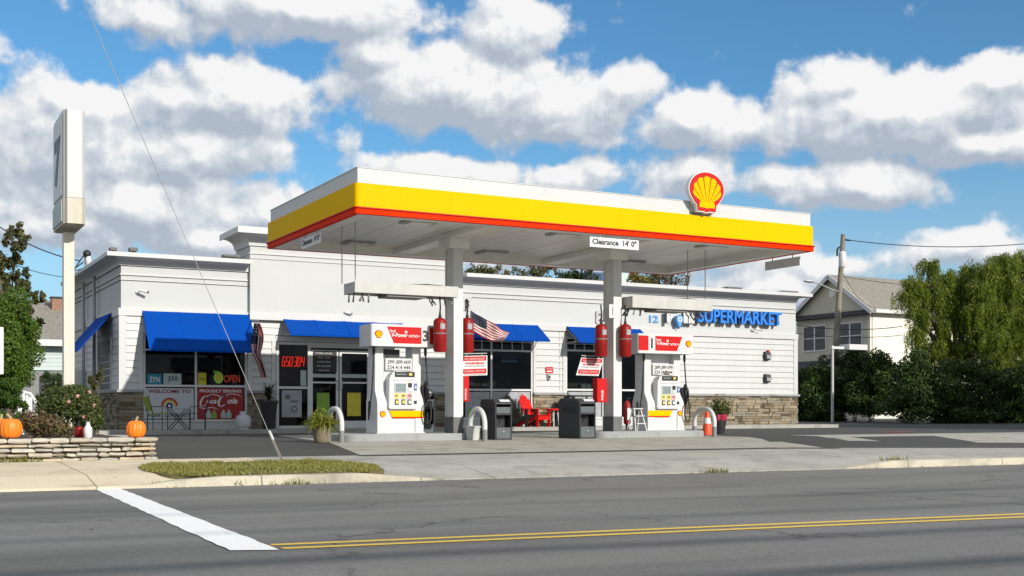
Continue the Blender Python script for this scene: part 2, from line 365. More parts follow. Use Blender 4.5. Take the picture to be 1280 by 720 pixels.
        for f in fs:
            for i in range(len(f)):
                a, b = f[i], f[(i+1) % len(f)]
                if (b, a) in ed: del ed[(b, a)]
                else: ed[(a, b)] = 1
        n = len(vs); cr, sr = math.cos(rot), math.sin(rot)
        def P(p, d):
            X = (p[0]-(x0+x1)/2)*kx; Z = (p[1]-y0)*ky
            return (cx+X*cr-Z*sr, d, z+X*sr+Z*cr)
        V = [P(p, y-ext) for p in vs]+[P(p, y) for p in vs]
        Fc = [f for f in fs]+[(b, a, a+n, b+n) for a, b in ed]
        return s.add(V, Fc, m)
    def build(s, name, mats, parent=None, smooth=None, bevel=0, seg=2, loc=None):
        me = bpy.data.meshes.new(name); me.from_pydata(s.v, [], s.f)
        if not isinstance(mats, (list, tuple)): mats = [mats]
        for mt in mats: me.materials.append(M[mt] if isinstance(mt, str) else mt)
        if len(mats) > 1: me.polygons.foreach_set('material_index', s.m)
        if smooth: me.polygons.foreach_set('use_smooth', [True]*len(s.f)); 
        me.update()
        if smooth and smooth != True: me.set_sharp_from_angle(angle=math.radians(smooth))
        o = bpy.data.objects.new(name, me); C.objects.link(o)
        if parent: o.parent = parent
        if loc: o.location = loc
        if bevel:
            b = o.modifiers.new('bevel', 'BEVEL'); b.width = bevel; b.segments = seg; b.limit_method = 'ANGLE'; b.angle_limit = math.radians(40)
        return o
TXT = {}
def thing(name, label, cat, loc=(0,0,0), rotz=0, group=None):
    o = bpy.data.objects.new(name, None); o.empty_display_size = .2; C.objects.link(o)
    o.location = loc; o.rotation_euler = (0, 0, rotz); o['label'] = label; o['category'] = cat
    if group: o['group'] = group
    return o
def tag(o, label, cat, group=None):
    o['label'] = label; o['category'] = cat
    if group: o['group'] = group
    return o
def struct(o, kind='structure'): o['kind'] = kind; return o
def dup(root, loc, rotz, label, group=None):
    r = root.copy(); C.objects.link(r); r.location = loc; r.rotation_euler = (0, 0, rotz); r['label'] = label
    if group: r['group'] = group
    for ch in list(root.children):
        c = ch.copy(); C.objects.link(c); c.parent = r
        for g in list(ch.children):
            d = g.copy(); C.objects.link(d); d.parent = c
    return r
def circ(cx, cz, r, n=24, a0=0, a1=2*PI):
    return [(cx+r*math.cos(a0+(a1-a0)*i/n), cz+r*math.sin(a0+(a1-a0)*i/n)) for i in range(n+(0 if abs(a1-a0-2*PI) < 1e-6 else 1))]
# shell-shaped emblem facing -Y, centre x, bottom z, width w ; materials 0 white 1 red 2 yellow
def emblem(mb, cx, z, w, y, th, m0=0, m1=1, m2=2):
    n0 = len(mb.v)
    def outline(k):
        h = w*1.06
        c = (0, .6*h)
        p = [(c[0]+.5*w*k*math.cos(a), c[1]+.47*w*k*math.sin(a)) for a in [math.radians(-38+i*(256/24)) for i in range(25)]]
        b = .28*w*k; zb = .6*h-.58*h*k
        p += [(-.34*w*k, .6*h-.36*h*k), (-b, .6*h-.41*h*k), (-b*.93, zb), (-.06*w*k, zb), (0, zb-.035*w), (.06*w*k, zb), (b*.93, zb), (b, .6*h-.41*h*k), (.34*w*k, .6*h-.36*h*k)]
        return [(cx+a, z+q+.04*w) for a, q in p]
    mb.prism(outline(1.0), 'y', y, y-th, m0)
    mb.prism(outline(.95), 'y', y-th, y-th-.006-.01*w, m1)
    # fan of seven ribs
    bx, bz = cx, z+.23*w; yy = y-th-.006-.01*w
    for i in range(7):
        a0 = math.radians(150-i*(120/7)+2.2-0) ; a1 = math.radians(150-(i+1)*(120/7)-2.2+4.4)
        a0 = math.radians(168 - i*(156/7) - 1.6); a1 = math.radians(168-(i+1)*(156/7)+1.6); am = (a0+a1)/2
        cz0 = z+.04*w+.6*w*1.06
        def tip(a, r): return (cx+r*.80*.5*w*math.cos(a)*1.0, cz0-.06*w+r*.82*.5*w*math.sin(a)*1.0)
        am2 = lerp(math.radians(205), math.radians(-25), (i+.5)/7)
        b0 = lerp(math.radians(205), math.radians(-25), (i+.08)/7); b1 = lerp(math.radians(205), math.radians(-25), (i+.92)/7)
        q0 = bx+(-3.5+i+.1)*.045*w; q1 = bx+(-3.5+i+.9)*.045*w
        mb.prism([(q0, bz+.1*w), (q1, bz+.1*w), tip(b1, .93), tip(am2, 1.0), tip(b0, .93)][::-1], 'y', yy, yy-.006, m2)
    mb.prism([(cx-.22*w, bz-.05*w), (cx-.08*w, bz-.05*w), (cx, bz-.07*w), (cx+.08*w, bz-.05*w), (cx+.22*w, bz-.05*w), (cx+.2*w, bz+.1*w), (cx-.2*w, bz+.1*w)], 'y', yy, yy-.006, m2)
    mb.v[n0:] = [(p[0], p[1], z+(p[2]-z)*.84) for p in mb.v[n0:]]
# ------------------------------------------------------------------ camera, sun, sky
cam = bpy.data.cameras.new('camera'); co = bpy.data.objects.new('camera', cam); C.objects.link(co)
co.location = (0, 0, CAMZ); co.rotation_euler = (PI/2, 0, -YAW)
cam.sensor_width = 36; cam.lens = 36*F/1280; cam.shift_y = (HZ-360)/1280; cam.clip_end = 3000; cam.clip_start = .1
SC.camera = co
Ldir = Vector((-.265, 1, -.49)).normalized()
sun = bpy.data.lights.new('sun', 'SUN'); sun.energy = 4.4; sun.angle = math.radians(.53); sun.color = (1, .94, .85)
so = bpy.data.objects.new('sun', sun); C.objects.link(so); so.rotation_euler = Ldir.to_track_quat('-Z', 'Y').to_euler(); so.location = (20, -40, 30)
SC.view_settings.view_transform = 'Standard'; SC.view_settings.look = 'None'; SC.view_settings.gamma = 1; SC.view_settings.exposure = .1
SC.view_settings.use_curve_mapping = False
w = bpy.data.worlds.new('World'); SC.world = w; w.use_nodes = True; nt = w.node_tree; bg = nt.nodes['Background']
bg.inputs['Strength'].default_value = .1
sky = N(nt, 'ShaderNodeTexSky', sky_type='NISHITA'); sky.sun_disc = False
sky.sun_elevation = math.asin(-Ldir.z); sky.sun_rotation = math.atan2(-Ldir.x, -Ldir.y)
sky.air_density = 1.0; sky.dust_density = .4; sky.ozone_density = 2.5
tc = N(nt, 'ShaderNodeTexCoord'); sep = N(nt, 'ShaderNodeSeparateXYZ'); L(nt, tc.outputs['Generated'], sep.inputs[0])
az = N(nt, 'ShaderNodeMath', operation='ARCTAN2'); L(nt, sep.outputs[0], az.inputs[0]); L(nt, sep.outputs[1], az.inputs[1])
el = N(nt, 'ShaderNodeMath', operation='ARCSINE'); L(nt, sep.outputs[2], el.inputs[0])
pc = N(nt, 'ShaderNodeCombineXYZ'); L(nt, az.outputs[0], pc.inputs[0]); L(nt, el.outputs[0], pc.inputs[1])
def azel(x, y):
    d = ray(x, y).normalized(); return math.atan2(d.x, d.y), math.asin(d.z)
BL = [(370,8,230,48,1),(200,20,70,28,.8),(560,110,170,62,1.1),(470,75,70,40,.9),(280,128,128,48,1.05),(215,118,60,30,.9),(75,195,130,100,1.0),(110,128,90,34,.9),
 (250,190,120,50,1.0),(170,255,280,62,.95),(680,125,130,55,1.0),(635,40,85,48,1.0),(795,100,60,34,.85),(875,145,85,46,1.05),(690,152,70,18,.8),
 (1065,100,80,36,.95),(1130,140,180,58,1.1),(1240,100,70,36,1.0),(1235,185,100,30,.95),(1070,228,130,34,1.0),(860,215,70,42,.85),(960,225,60,24,.8),
 (560,212,140,24,.8),(700,215,80,26,.8),(960,350,110,34,.85),(1190,305,130,26,.62),(1040,330,60,22,.6),(330,270,70,50,.9),(700,320,400,34,.75),(90,285,130,46,.9),(260,300,130,34,.85),(-60,120,60,120,.8)]
grp = bpy.data.node_groups.new('cloud_field', 'ShaderNodeTree')
grp.interface.new_socket('P', in_out='INPUT', socket_type='NodeSocketVector'); grp.interface.new_socket('F', in_out='OUTPUT', socket_type='NodeSocketFloat')
gi = grp.nodes.new('NodeGroupInput'); go = grp.nodes.new('NodeGroupOutput')
nz = N(grp, 'ShaderNodeTexNoise', i_Scale=9.0, i_Detail=3.0, i_Roughness=.5); L(grp, gi.outputs[0], nz.inputs['Vector'])
wv = N(grp, 'ShaderNodeVectorMath', operation='MULTIPLY_ADD'); wv.inputs[1].default_value = (.05, .035, 0); L(grp, nz.outputs['Color'], wv.inputs[0])
wo = N(grp, 'ShaderNodeVectorMath', operation='ADD'); wo.inputs[1].default_value = (-.025, -.0175, 0); L(grp, gi.outputs[0], wo.inputs[0]); L(grp, wo.outputs[0], wv.inputs[2])
acc = None
for (x, y, hw, hh, wt) in BL:
    if not wt: continue
    c = azel(x, y); sx = hw/F*.93; sy = hh/F*.93
    s1 = N(grp, 'ShaderNodeVectorMath', operation='SUBTRACT'); s1.inputs[1].default_value = (c[0], c[1], 0); L(grp, wv.outputs[0], s1.inputs[0])
    s2 = N(grp, 'ShaderNodeVectorMath', operation='MULTIPLY'); s2.inputs[1].default_value = (1/sx, 1/sy, 0); L(grp, s1.outputs[0], s2.inputs[0])
    s3 = N(grp, 'ShaderNodeVectorMath', operation='LENGTH'); L(grp, s2.outputs[0], s3.inputs[0])
    s4 = N(grp, 'ShaderNodeMath', operation='MULTIPLY_ADD'); s4.inputs[1].default_value = -.78*wt; s4.inputs[2].default_value = .89*wt; L(grp, s3.outputs['Value'], s4.inputs[0])
    if acc is None: acc = s4
    else:
        mxn = N(grp, 'ShaderNodeMath', operation='SMOOTH_MAX'); mxn.inputs[2].default_value = .15; L(grp, acc.outputs[0], mxn.inputs[0]); L(grp, s4.outputs[0], mxn.inputs[1]); acc = mxn
# away from the listed clouds a loose broken cover
nb = N(grp, 'ShaderNodeTexNoise', i_Scale=3.2, i_Detail=3.0); L(grp, gi.outputs[0], nb.inputs['Vector'])
nbm = N(grp, 'ShaderNodeMath', operation='MULTIPLY_ADD'); nbm.inputs[1].default_value = 2.2; nbm.inputs[2].default_value = -1.35; L(grp, nb.outputs['Fac'], nbm.inputs[0])
# unseen cloud added overhead and behind the photographer to whiten the ambient light
gs = N(grp, 'ShaderNodeSeparateXYZ'); L(grp, gi.outputs[0], gs.inputs[0])
ga_ = N(grp, 'ShaderNodeMath', operation='SUBTRACT'); ga_.inputs[1].default_value = .49; L(grp, gs.outputs[0], ga_.inputs[0])
gb_ = N(grp, 'ShaderNodeMath', operation='ABSOLUTE'); L(grp, ga_.outputs[0], gb_.inputs[0])
g1 = N(grp, 'ShaderNodeMapRange'); g1.inputs['From Min'].default_value = .6; g1.inputs['From Max'].default_value = .9; L(grp, gb_.outputs[0], g1.inputs['Value'])
g2 = N(grp, 'ShaderNodeMapRange'); g2.inputs['From Min'].default_value = .42; g2.inputs['From Max'].default_value = .6; L(grp, gs.outputs[1], g2.inputs['Value'])
g3 = N(grp, 'ShaderNodeMath', operation='MAXIMUM'); L(grp, g1.outputs[0], g3.inputs[0]); L(grp, g2.outputs[0], g3.inputs[1])
g4 = N(grp, 'ShaderNodeMath', operation='MULTIPLY_ADD'); g4.inputs[1].default_value = .6; L(grp, g3.outputs[0], g4.inputs[0]); L(grp, nbm.outputs[0], g4.inputs[2]); nbm = g4
mxn = N(grp, 'ShaderNodeMath', operation='MAXIMUM'); L(grp, acc.outputs[0], mxn.inputs[0]); L(grp, nbm.outputs[0], mxn.inputs[1]); acc = mxn
nd = N(grp, 'ShaderNodeTexNoise', i_Scale=20.0, i_Detail=9.0, i_Roughness=.57); L(grp, gi.outputs[0], nd.inputs['Vector'])
ndm = N(grp, 'ShaderNodeMath', operation='MULTIPLY_ADD'); ndm.inputs[1].default_value = 1.5; ndm.inputs[2].default_value = -.75; L(grp, nd.outputs['Fac'], ndm.inputs[0])
ad = N(grp, 'ShaderNodeMath', operation='ADD'); L(grp, acc.outputs[0], ad.inputs[0]); L(grp, ndm.outputs[0], ad.inputs[1]); L(grp, ad.outputs[0], go.inputs[0])
def field(off):
    g = N(nt, 'ShaderNodeGroup', node_tree=grp)
    a = N(nt, 'ShaderNodeVectorMath', operation='ADD'); a.inputs[1].default_value = (*off, 0); L(nt, pc.outputs[0], a.inputs[0]); L(nt, a.outputs[0], g.inputs[0]); return g
f0 = field((0, 0)); f1 = field((.005, .009)); f2 = field((.012, .03))
alpha = N(nt, 'ShaderNodeMapRange', interpolation_type='SMOOTHSTEP'); alpha.inputs['From Min'].default_value = -.02; alpha.inputs['From Max'].default_value = .27; L(nt, f0.outputs[0], alpha.inputs['Value'])
d1 = N(nt, 'ShaderNodeMath', operation='SUBTRACT'); L(nt, f0.outputs[0], d1.inputs[0]); L(nt, f1.outputs[0], d1.inputs[1])
d2 = N(nt, 'ShaderNodeMath', operation='SUBTRACT'); L(nt, f0.outputs[0], d2.inputs[0]); L(nt, f2.outputs[0], d2.inputs[1])
sh = N(nt, 'ShaderNodeMath', operation='MULTIPLY_ADD'); sh.inputs[1].default_value = 1.9; L(nt, d1.outputs[0], sh.inputs[0]); 
sh0 = N(nt, 'ShaderNodeMath', operation='MULTIPLY_ADD'); sh0.inputs[1].default_value = .5; sh0.inputs[2].default_value = .46; L(nt, d2.outputs[0], sh0.inputs[0]); L(nt, sh0.outputs[0], sh.inputs[2])
crm = ramp(nt, [(.0, (.5, .57, .67)), (.34, (.65, .715, .80)), (.6, (.79, .84, .895)), (.8, (.94, .96, .985)), (.95, (1.06, 1.06, 1.06))]); L(nt, sh.outputs[0], crm.inputs['Fac'])
csc = N(nt, 'ShaderNodeVectorMath', operation='SCALE'); csc.inputs['Scale'].default_value = 8.1; L(nt, crm.outputs['Color'], csc.inputs[0])
sks = N(nt, 'ShaderNodeVectorMath', operation='MULTIPLY'); sks.inputs[1].default_value = (.6, 1.03, 1.22); L(nt, sky.outputs['Color'], sks.inputs[0])
# pale air towards the horizon
hz = N(nt, 'ShaderNodeMapRange', interpolation_type='SMOOTHSTEP'); hz.inputs['From Min'].default_value = .0; hz.inputs['From Max'].default_value = .25; hz.inputs['To Min'].default_value = .62; hz.inputs['To Max'].default_value = 0; L(nt, el.outputs[0], hz.inputs['Value'])
hm = N(nt, 'ShaderNodeMix', data_type='RGBA'); L(nt, hz.outputs[0], hm.inputs[0]); L(nt, sks.outputs[0], hm.inputs[6]); hm.inputs[7].default_value = (5.0, 6.1, 7.1, 1)
mx = N(nt, 'ShaderNodeMix', data_type='RGBA'); L(nt, alpha.outputs[0], mx.inputs[0]); L(nt, hm.outputs[2], mx.inputs[6]); L(nt, csc.outputs[0], mx.inputs[7])
L(nt, mx.outputs[2], bg.inputs['Color'])
w.cycles.sampling_method = 'MANUAL'; w.cycles.sample_map_resolution = 512
# ------------------------------------------------------------------ ground
def gsheet(name, mat, poly, dz, zf, step=1.2, kind='structure', thick=None, skirt=0):
    """a polygon in X,Y draped over zf, cut into strips so that it follows the fall of the ground"""
    import bmesh
    bm = bmesh.new(); bm.faces.new([bm.verts.new((x, y, 0)) for x, y in poly])
    x0, x1 = min(p[0] for p in poly), max(p[0] for p in poly); y0, y1 = min(p[1] for p in poly), max(p[1] for p in poly)
    cuts = [(Vector((.052, 1, 0)), q+.052*2.6) for q in (8.3, 16.4, 16.55, 17.32, 17.52, 20.3, 23.1)]
    cuts += [(Vector((1, 0, 0)), x) for x in (2.6, 10, 14, 17, 19, 21, 24.5)]
    for nrm, dd in cuts:
        g = bm.verts[:]+bm.edges[:]+bm.faces[:]
        bmesh.ops.bisect_plane(bm, geom=g, plane_co=nrm*dd/nrm.length_squared, plane_no=nrm, dist=1e-5)
    if skirt:
        ed = [e for e in bm.edges if e.is_boundary]
        r = bmesh.ops.extrude_edge_only(bm, edges=ed); low = {v for v in r['geom'] if isinstance(v, bmesh.types.BMVert)}
    else: low = set()
    for v in bm.verts: v.co.z = zf(v.co.x, v.co.y)+dz-(skirt if v in low else 0)
    bmesh.ops.recalc_face_normals(bm, faces=bm.faces)
    if sum(f.normal.z*f.calc_area() for f in bm.faces) < 0:
        for f in bm.faces: f.normal_flip()
    me = bpy.data.meshes.new(name); bm.to_mesh(me); bm.free(); me.materials.append(M[mat])
    o = bpy.data.objects.new(name, me); C.objects.link(o); o['kind'] = kind
    return o
def Yq(X, q): return q-.052*(X-2.6)
def band(xa, xb, qa, qb): return [(xa, Yq(xa, qa)), (xb, Yq(xb, qa)), (xb, Yq(xb, qb)), (xa, Yq(xa, qb))]
g = MB(); g.sheet([(-900,-900,-1.3),(900,-900,-1.3),(900,900,-1.3),(-900,900,-1.3)]); g.build('ground', 'ground')['kind'] = 'structure'
gsheet('road', 'road', band(-40, 70, -6, 16.42), 0, zroad)
far = MB(); far.sheet([(-60,60,-.06),(100,60,-.06),(400,600,-.1),(-400,600,-.1)]); far.build('back_land', 'ground')['kind'] = 'structure'
near = MB(); near.sheet([(-60,-80,-.5),(100,-80,-.5),(100,-12,-.5),(-60,-4,-.5)][::1]); near.build('near_land', 'ground')['kind'] = 'structure'
gsheet('lot', 'lot', [(-10, Yq(-10,20.3)), (70, Yq(70,20.3)), (70, 62), (-10, 62)], -.004, zg)
# kerb line of the plot: dropped at the drives
SW = band(-30, FX(186, 17.2), 16.55, 20.32)
XV0, XV1, XK = 3.5, 6.95, 6.25
gsheet('sidewalk', 'walk', band(-30, XV0+.9, 16.42, 20.32), 0, lambda X, Y: lerp(zroad(X,Y)+.035, zg(X,Y), max(0, min(1, (qv(X,Y)-16.42)/.9))), skirt=.2)
xg0, xg1 = W(188, 600, z=-.27).x, W(478, 597, z=-.27).x
XV0, XV1, XK = 3.5, 6.95, 6.25
gsheet('driveway', 'concrete', [(XK-.7, Yq(XK-.7,16.42)), (60, Yq(60,16.42)), (60, Yq(60,20.32)), (XK-.7, Yq(XK-.7,20.32))], .002, lambda X, Y: lerp(zroad(X,Y)+.02, zg(X,Y), max(0, min(1, (qv(X,Y)-16.42)/1.1))), skirt=.2)
# verge with its soil, and the narrow concrete behind it
_vp = [((XV0+XV1)/2+(XV1-XV0)/2*(abs(math.cos(a))**.35)*(1 if math.cos(a) > 0 else -1), 17.9+1.3*(abs(math.sin(a))**.6)*(1 if math.sin(a) > 0 else -1)) for a in [2*PI*(i+.5)/48 for i in range(48)]]
gsheet('verge', 'verge', [(x, Yq(x, q)) for x, q in _vp], .008, zg, skirt=.1)
gsheet('path', 'walk', band(XV0+.8, XK-.6, 16.6, 20.2), .006, zg)
def kerb(name, xa, xb, hgt=.13, taper=None):
    b = MB(); n = max(2, int((xb-xa)/.6)); 
    for i in range(n):
        for j in range(1):
            x0 = lerp(xa, xb, i/n); x1 = lerp(xa, xb, (i+1)/n)
            v = []
            for x in (x0, x1):
                k = 1.0
                if taper: k = max(.12, min(1, (x-xa)/taper[0] if taper[0] else 1, (xb-x)/taper[1] if taper[1] else 1))
                zb = zroad(x, Yq(x, 16.4))
                v.append([(x, Yq(x,16.40), zb-.1), (x, Yq(x,16.42), zb+hgt*k-.015), (x, Yq(x,16.445), zb+hgt*k), (x, Yq(x,16.6), zb+hgt*k+.003), (x, Yq(x,16.6), zb-.1)])
            b.add(v[0]+v[1], [(k_, k_+1, k_+6, k_+5) for k_ in range(4)]+[(4,3,2,1,0),(5,6,7,8,9)])
    return struct(b.build(name, 'kerb'))
kerb('kerb', W(148,604,z=-.35).x, XK+1.35, .13, (.9, 1.2))
kerb('kerb', W(1090, 580, z=-.3).x-.4, 60, .13, (1.2, 0))
# asphalt seam and the pad under the pumps
PX0, PX1 = 7.75, 18.4
gsheet('seam_strip', 'lot_edge', band(PX0-.1, PX1+.2, 20.06, 20.36), .006, zg)
gsheet('pad', 'pad', [(PX0, Yq(PX0,20.36)), (PX1, Yq(PX1,20.36)), (PX1+.3, 26.6), (PX1-.2, 29.2), (9.0, 29.2)], 0, zg)
gsheet('pavement', 'pad', [W(985,544,z=0).xy[:], W(1060,547.5,z=-.02).xy[:], W(1290,547,z=-.05).xy[:], W(1290,541,z=-.02).xy[:]], 0, zg)
gsheet('store_walk', 'concrete', [(5.0, 31.7), (30.5, 31.7), (30.5, 33.1), (5.0, 33.1)], .11, zg, skirt=.2)
# painted markings
_a, _b, _c, _d = W(117.5,610.5,z=-.38), W(150,610.5,z=-.38), W(350,688,z=-.33), W(288,689,z=-.33)
_r = random.Random(9); _n = 40
_sl = [(_b.lerp(_c, i/_n)+Vector((_r.uniform(-.008, .012), 0, 0))).xy[:] for i in range(_n+1)]+[(_d.lerp(_a, i/_n)+Vector((_r.uniform(-.012, .008), 0, 0))).xy[:] for i in range(_n+1)]
gsheet('stop_line', 'line_white', _sl, .005, zroad)
for q in (8.33, 8.60):
    gsheet('centre_line', 'line_yellow', band(2.62, 40, q, q+.11), .005, zroad)
mk = MB(); p = W(1122, 540.8, z=-.01); mk.sheet([(p.x+.55*math.cos(a), p.y+.25*math.sin(a), zg(p.x, p.y)+.006) for a in [i*PI/6 for i in range(12)]]); struct(mk.build('red_marking', 'paint_red'))
# ------------------------------------------------------------------ canopy
CX0, CX1, CY0, CY1 = 8.09, 19.45, 21.15, 26.75
COLX, COLY = (11.25, 15.42), 23.5
cn = thing('fuel_canopy', 'flat forecourt canopy with white, yellow and red fascia on two white columns', 'canopy', ((CX0+CX1)/2, (CY0+CY1)/2, 0))
ox, oy = cn.location.x, cn.location.y
def ring(o_out, o_in, z0, z1, prof=None):
    b = MB()
    x0, x1, y0, y1 = CX0-ox-o_out, CX1-ox+o_out, CY0-oy-o_out, CY1-oy+o_out
    t = o_out-o_in
    b.box(x0, x1, y0, y0+t, z0, z1); b.box(x0, x1, y1-t, y1, z0, z1); b.box(x0, x0+t, y0+t, y1-t, z0, z1); b.box(x1-t, x1, y0+t, y1-t, z0, z1)
    return b
def rring(o, oin, z0, z1, r, n=6):
    """fascia band with rounded upright corners"""
    b = MB(); x0, x1, y0, y1 = CX0-ox-o, CX1-ox+o, CY0-oy-o, CY1-oy+o
    pts = []
    for cx, cy, a in ((x1-r, y0+r, -PI/2), (x1-r, y1-r, 0), (x0+r, y1-r, PI/2), (x0+r, y0+r, PI)):
        pts += [(cx+r*math.cos(a+PI/2*i/n), cy+r*math.sin(a+PI/2*i/n)) for i in range(n+1)]
    inn = [(min(max(x, CX0-ox+oin), CX1-ox-oin), min(max(y, CY0-oy+oin), CY1-oy-oin)) for x, y in pts]
    k = len(pts)
    vs = [(*p, z0) for p in pts]+[(*p, z1) for p in pts]+[(*p, z1) for p in inn]+[(*p, z0) for p in inn]
    fs = []
    for i in range(k):
        j = (i+1) % k
        for a_ in range(4): fs.append((a_*k+i, a_*k+j, ((a_+1) % 4)*k+j, ((a_+1) % 4)*k+i))
    return b.add(vs, fs)
ring(0, -.05, 4.985, 5.285).build('white_fascia', 'fascia_white', cn)
capb = MB(); capb.box(CX0-ox-.012, CX1-ox+.012, CY0-oy-.012, CY0-oy+.1, 5.285, 5.30).box(CX0-ox-.012, CX1-ox+.012, CY1-oy-.1, CY1-oy+.012, 5.285, 5.30).box(CX0-ox-.012, CX0-ox+.1, CY0-oy+.1, CY1-oy-.1, 5.285, 5.30).box(CX1-ox-.1, CX1-ox+.012, CY0-oy+.1, CY1-oy-.1, 5.285, 5.30)
capb.build('coping', 'fascia_white', cn)
rring(.07, .03, 4.53, 4.985, .09).build('yellow_fascia', 'yellow', cn, smooth=30)
b = MB()
for k in range(1, 5):
    x = CX0-ox+(CX1-CX0)*k/5
    b.box(x-.003, x+.003, CY0-oy-.0015, CY0-oy+.001, 5.0, 5.28)
for k in (1, 2):
    y = CY0-oy+(CY1-CY0)*k/3
    b.box(CX0-ox-.0015, CX0-ox+.001, y-.003, y+.003, 5.0, 5.28)
b.build('panel_seam', 'pole_beige', cn)
rd = rring(.075, .03, 4.40, 4.505, .06); rd.build('red_fascia', 'red', cn, smooth=30)
rl = rring(.10, .03, 4.505, 4.528, .08); rl.build('red_lip', 'sign_red', cn, smooth=30)
# underside: flange, soffit pans, deck
fl = MB(); I = .30
for (a0, a1, b0, b1) in ((CX0-ox+.02, CX1-ox-.02, CY0-oy+.02, CY0-oy+I), (CX0-ox+.02, CX1-ox-.02, CY1-oy-I, CY1-oy-.02), (CX0-ox+.02, CX0-ox+I, CY0-oy+I, CY1-oy-I), (CX1-ox-I, CX1-ox-.02, CY0-oy+I, CY1-oy-I)):
    fl.box(a0, a1, b0, b1, 4.405, 4.58)
fl.build('flange', 'soffit', cn)
sf = MB(); xx = CX0-ox+I; wpan = .405
while xx < CX1-ox-I-.02:
    x2 = min(xx+wpan-.012, CX1-ox-I)
    sf.box(xx, x2, CY0-oy+I, CY1-oy-I, 4.56+rnd.uniform(0, .006), 4.60); xx += wpan
sf.build('soffit', 'soffit', cn)
dk = MB(); dk.box(CX0-ox+.05, CX1-ox-.05, CY0-oy+.05, CY1-oy-.05, 4.61, 4.9); dk.build('deck', 'soffit', cn)
for cxx in COLX:
    b = MB(); b.box(cxx-ox-.2, cxx-ox+.2, CY0-oy+I, CY1-oy-I, 4.43, 4.559); b.build('beam', 'soffit', cn, bevel=.01)
    b = MB(); b.box(cxx-ox-.085, cxx-ox+.085, COLY-oy-.21, COLY-oy+.21, .15, 4.2); b.box(cxx-ox-.115, cxx-ox+.115, COLY-oy-.225, COLY-oy-.20, .15, 4.2); b.box(cxx-ox-.115, cxx-ox+.115, COLY-oy+.20, COLY-oy+.225, .15, 4.2)
    c = b.build('column', 'col_white', cn, bevel=.006)
    b = MB(); b.box(cxx-ox-.125, cxx-ox+.125, COLY-oy-.235, COLY-oy+.235, .14, .5); b.build('base_wrap', 'col_grey', c, bevel=.006)
    b = MB(); b.box(cxx-ox-.24, cxx-ox+.24, COLY-oy-.3, COLY-oy+.3, 4.2, 4.429); b.build('cap_plate', 'soffit', c, bevel=.01)
for lx in (9.9, 13.4, 17.5):
    for ly in (22.35, 25.85):
        b = MB(); b.box(lx-ox-.34, lx-ox+.34, ly-oy-.28, ly-oy+.28, 4.515, 4.559); lt = b.build('canopy_light', 'galv', cn, bevel=.008)
        b = MB(); b.box(lx-ox-.24, lx-ox+.24, ly-oy-.19, ly-oy+.19, 4.50, 4.5149); b.build('lens', 'soffit', lt)
em = MB(); ex = (15.73+16.74)/2-ox; emblem(em, ex, 4.99, .99, CY0-oy-.085, .12)
em.build('emblem', ['letter_white', 'sign_red', 'yellow'], cn)
for x in (-.26, .26):
    eb = MB(); eb.box(ex+x-.04, ex+x+.04, CY0-oy-.082, CY0-oy-.002, 5.05, 5.25); eb.build('emblem_bracket', 'galv', cn)
# clearance signs hung from the canopy edges
def clearance(label, loc, rz, ln=1.25):
    t = thing('clearance_sign', label, 'sign', loc, rz, 'clearance signs under the canopy edge')
    b = MB(); b.box(-ln/2, ln/2, -.012, .012, -.29, -.075); b.build('panel', 'letter_white', t, bevel=.004)
    b = MB(); b.text("Clearance  14' 0\"", 0, -.228, -.0125, w=ln*.9, h=.125, bold=.03); b.build('lettering', 'digit', t)
    for x in (-.36, .36):
        b = MB(); b.bar((x, 0, -.08), (x, 0, .0), .02, .012); b.build('hanger', 'galv', t)
GL = (W(737,300,Y=CY0-.02).x+W(798,300,Y=CY0-.02).x)/2
clearance('white clearance height sign under the front edge of the canopy', (GL, CY0-.02, 4.40), 0)
clearance('clearance height sign hung under the shaded left end of the canopy', (CX0, W(389,300,X=CX0).y, 4.40), -PI/2)
clearance('grey back of the clearance sign hung under the canopy right end', (CX1, W(978,325,X=CX1).y, 4.40), PI/2)
# number signs on the columns
def numsign(label, px, py, dig, Y, face=0, s=.26):
    p = W(px, py, Y=Y); t = thing('number_sign', label, 'sign', p, face)
    b = MB(); b.prism([(sx*(s*.42-.05)+.05*math.cos(a), sz*(s*.62-.05)+.05*math.sin(a)) for sx, sz, a0 in ((1,1,0),(-1,1,90),(-1,-1,180),(1,-1,270)) for a in [math.radians(a0+k*30) for k in range(4)]], 'y', -.05, .05); b.build('case', 'pump_grey', t)
    b = MB(); b.text(dig, 0, -s*.34, -.0505, h=s*.68, bold=.02); b.build('lettering', 'digit', t)
numsign('number 3 box sign on the side of the left canopy column', 583.5, 380, '3', 23.55, -.25)
numsign('number 2 box sign on the side of the right canopy column', 750, 397, '2', 23.5, -.25)
b = MB(); p = W(765.5, 389, Y=COLY-.245); t = thing('number_sign', 'number 1 plate on the front of the right column', 'sign', p)
b.box(-.095, .095, -.012, .012, -.16, .16); b.build('plate', 'col_white', t, bevel=.004); b = MB(); b.text('1', 0, -.1, -.0125, h=.2); b.build('lettering', 'grey_paint', t)
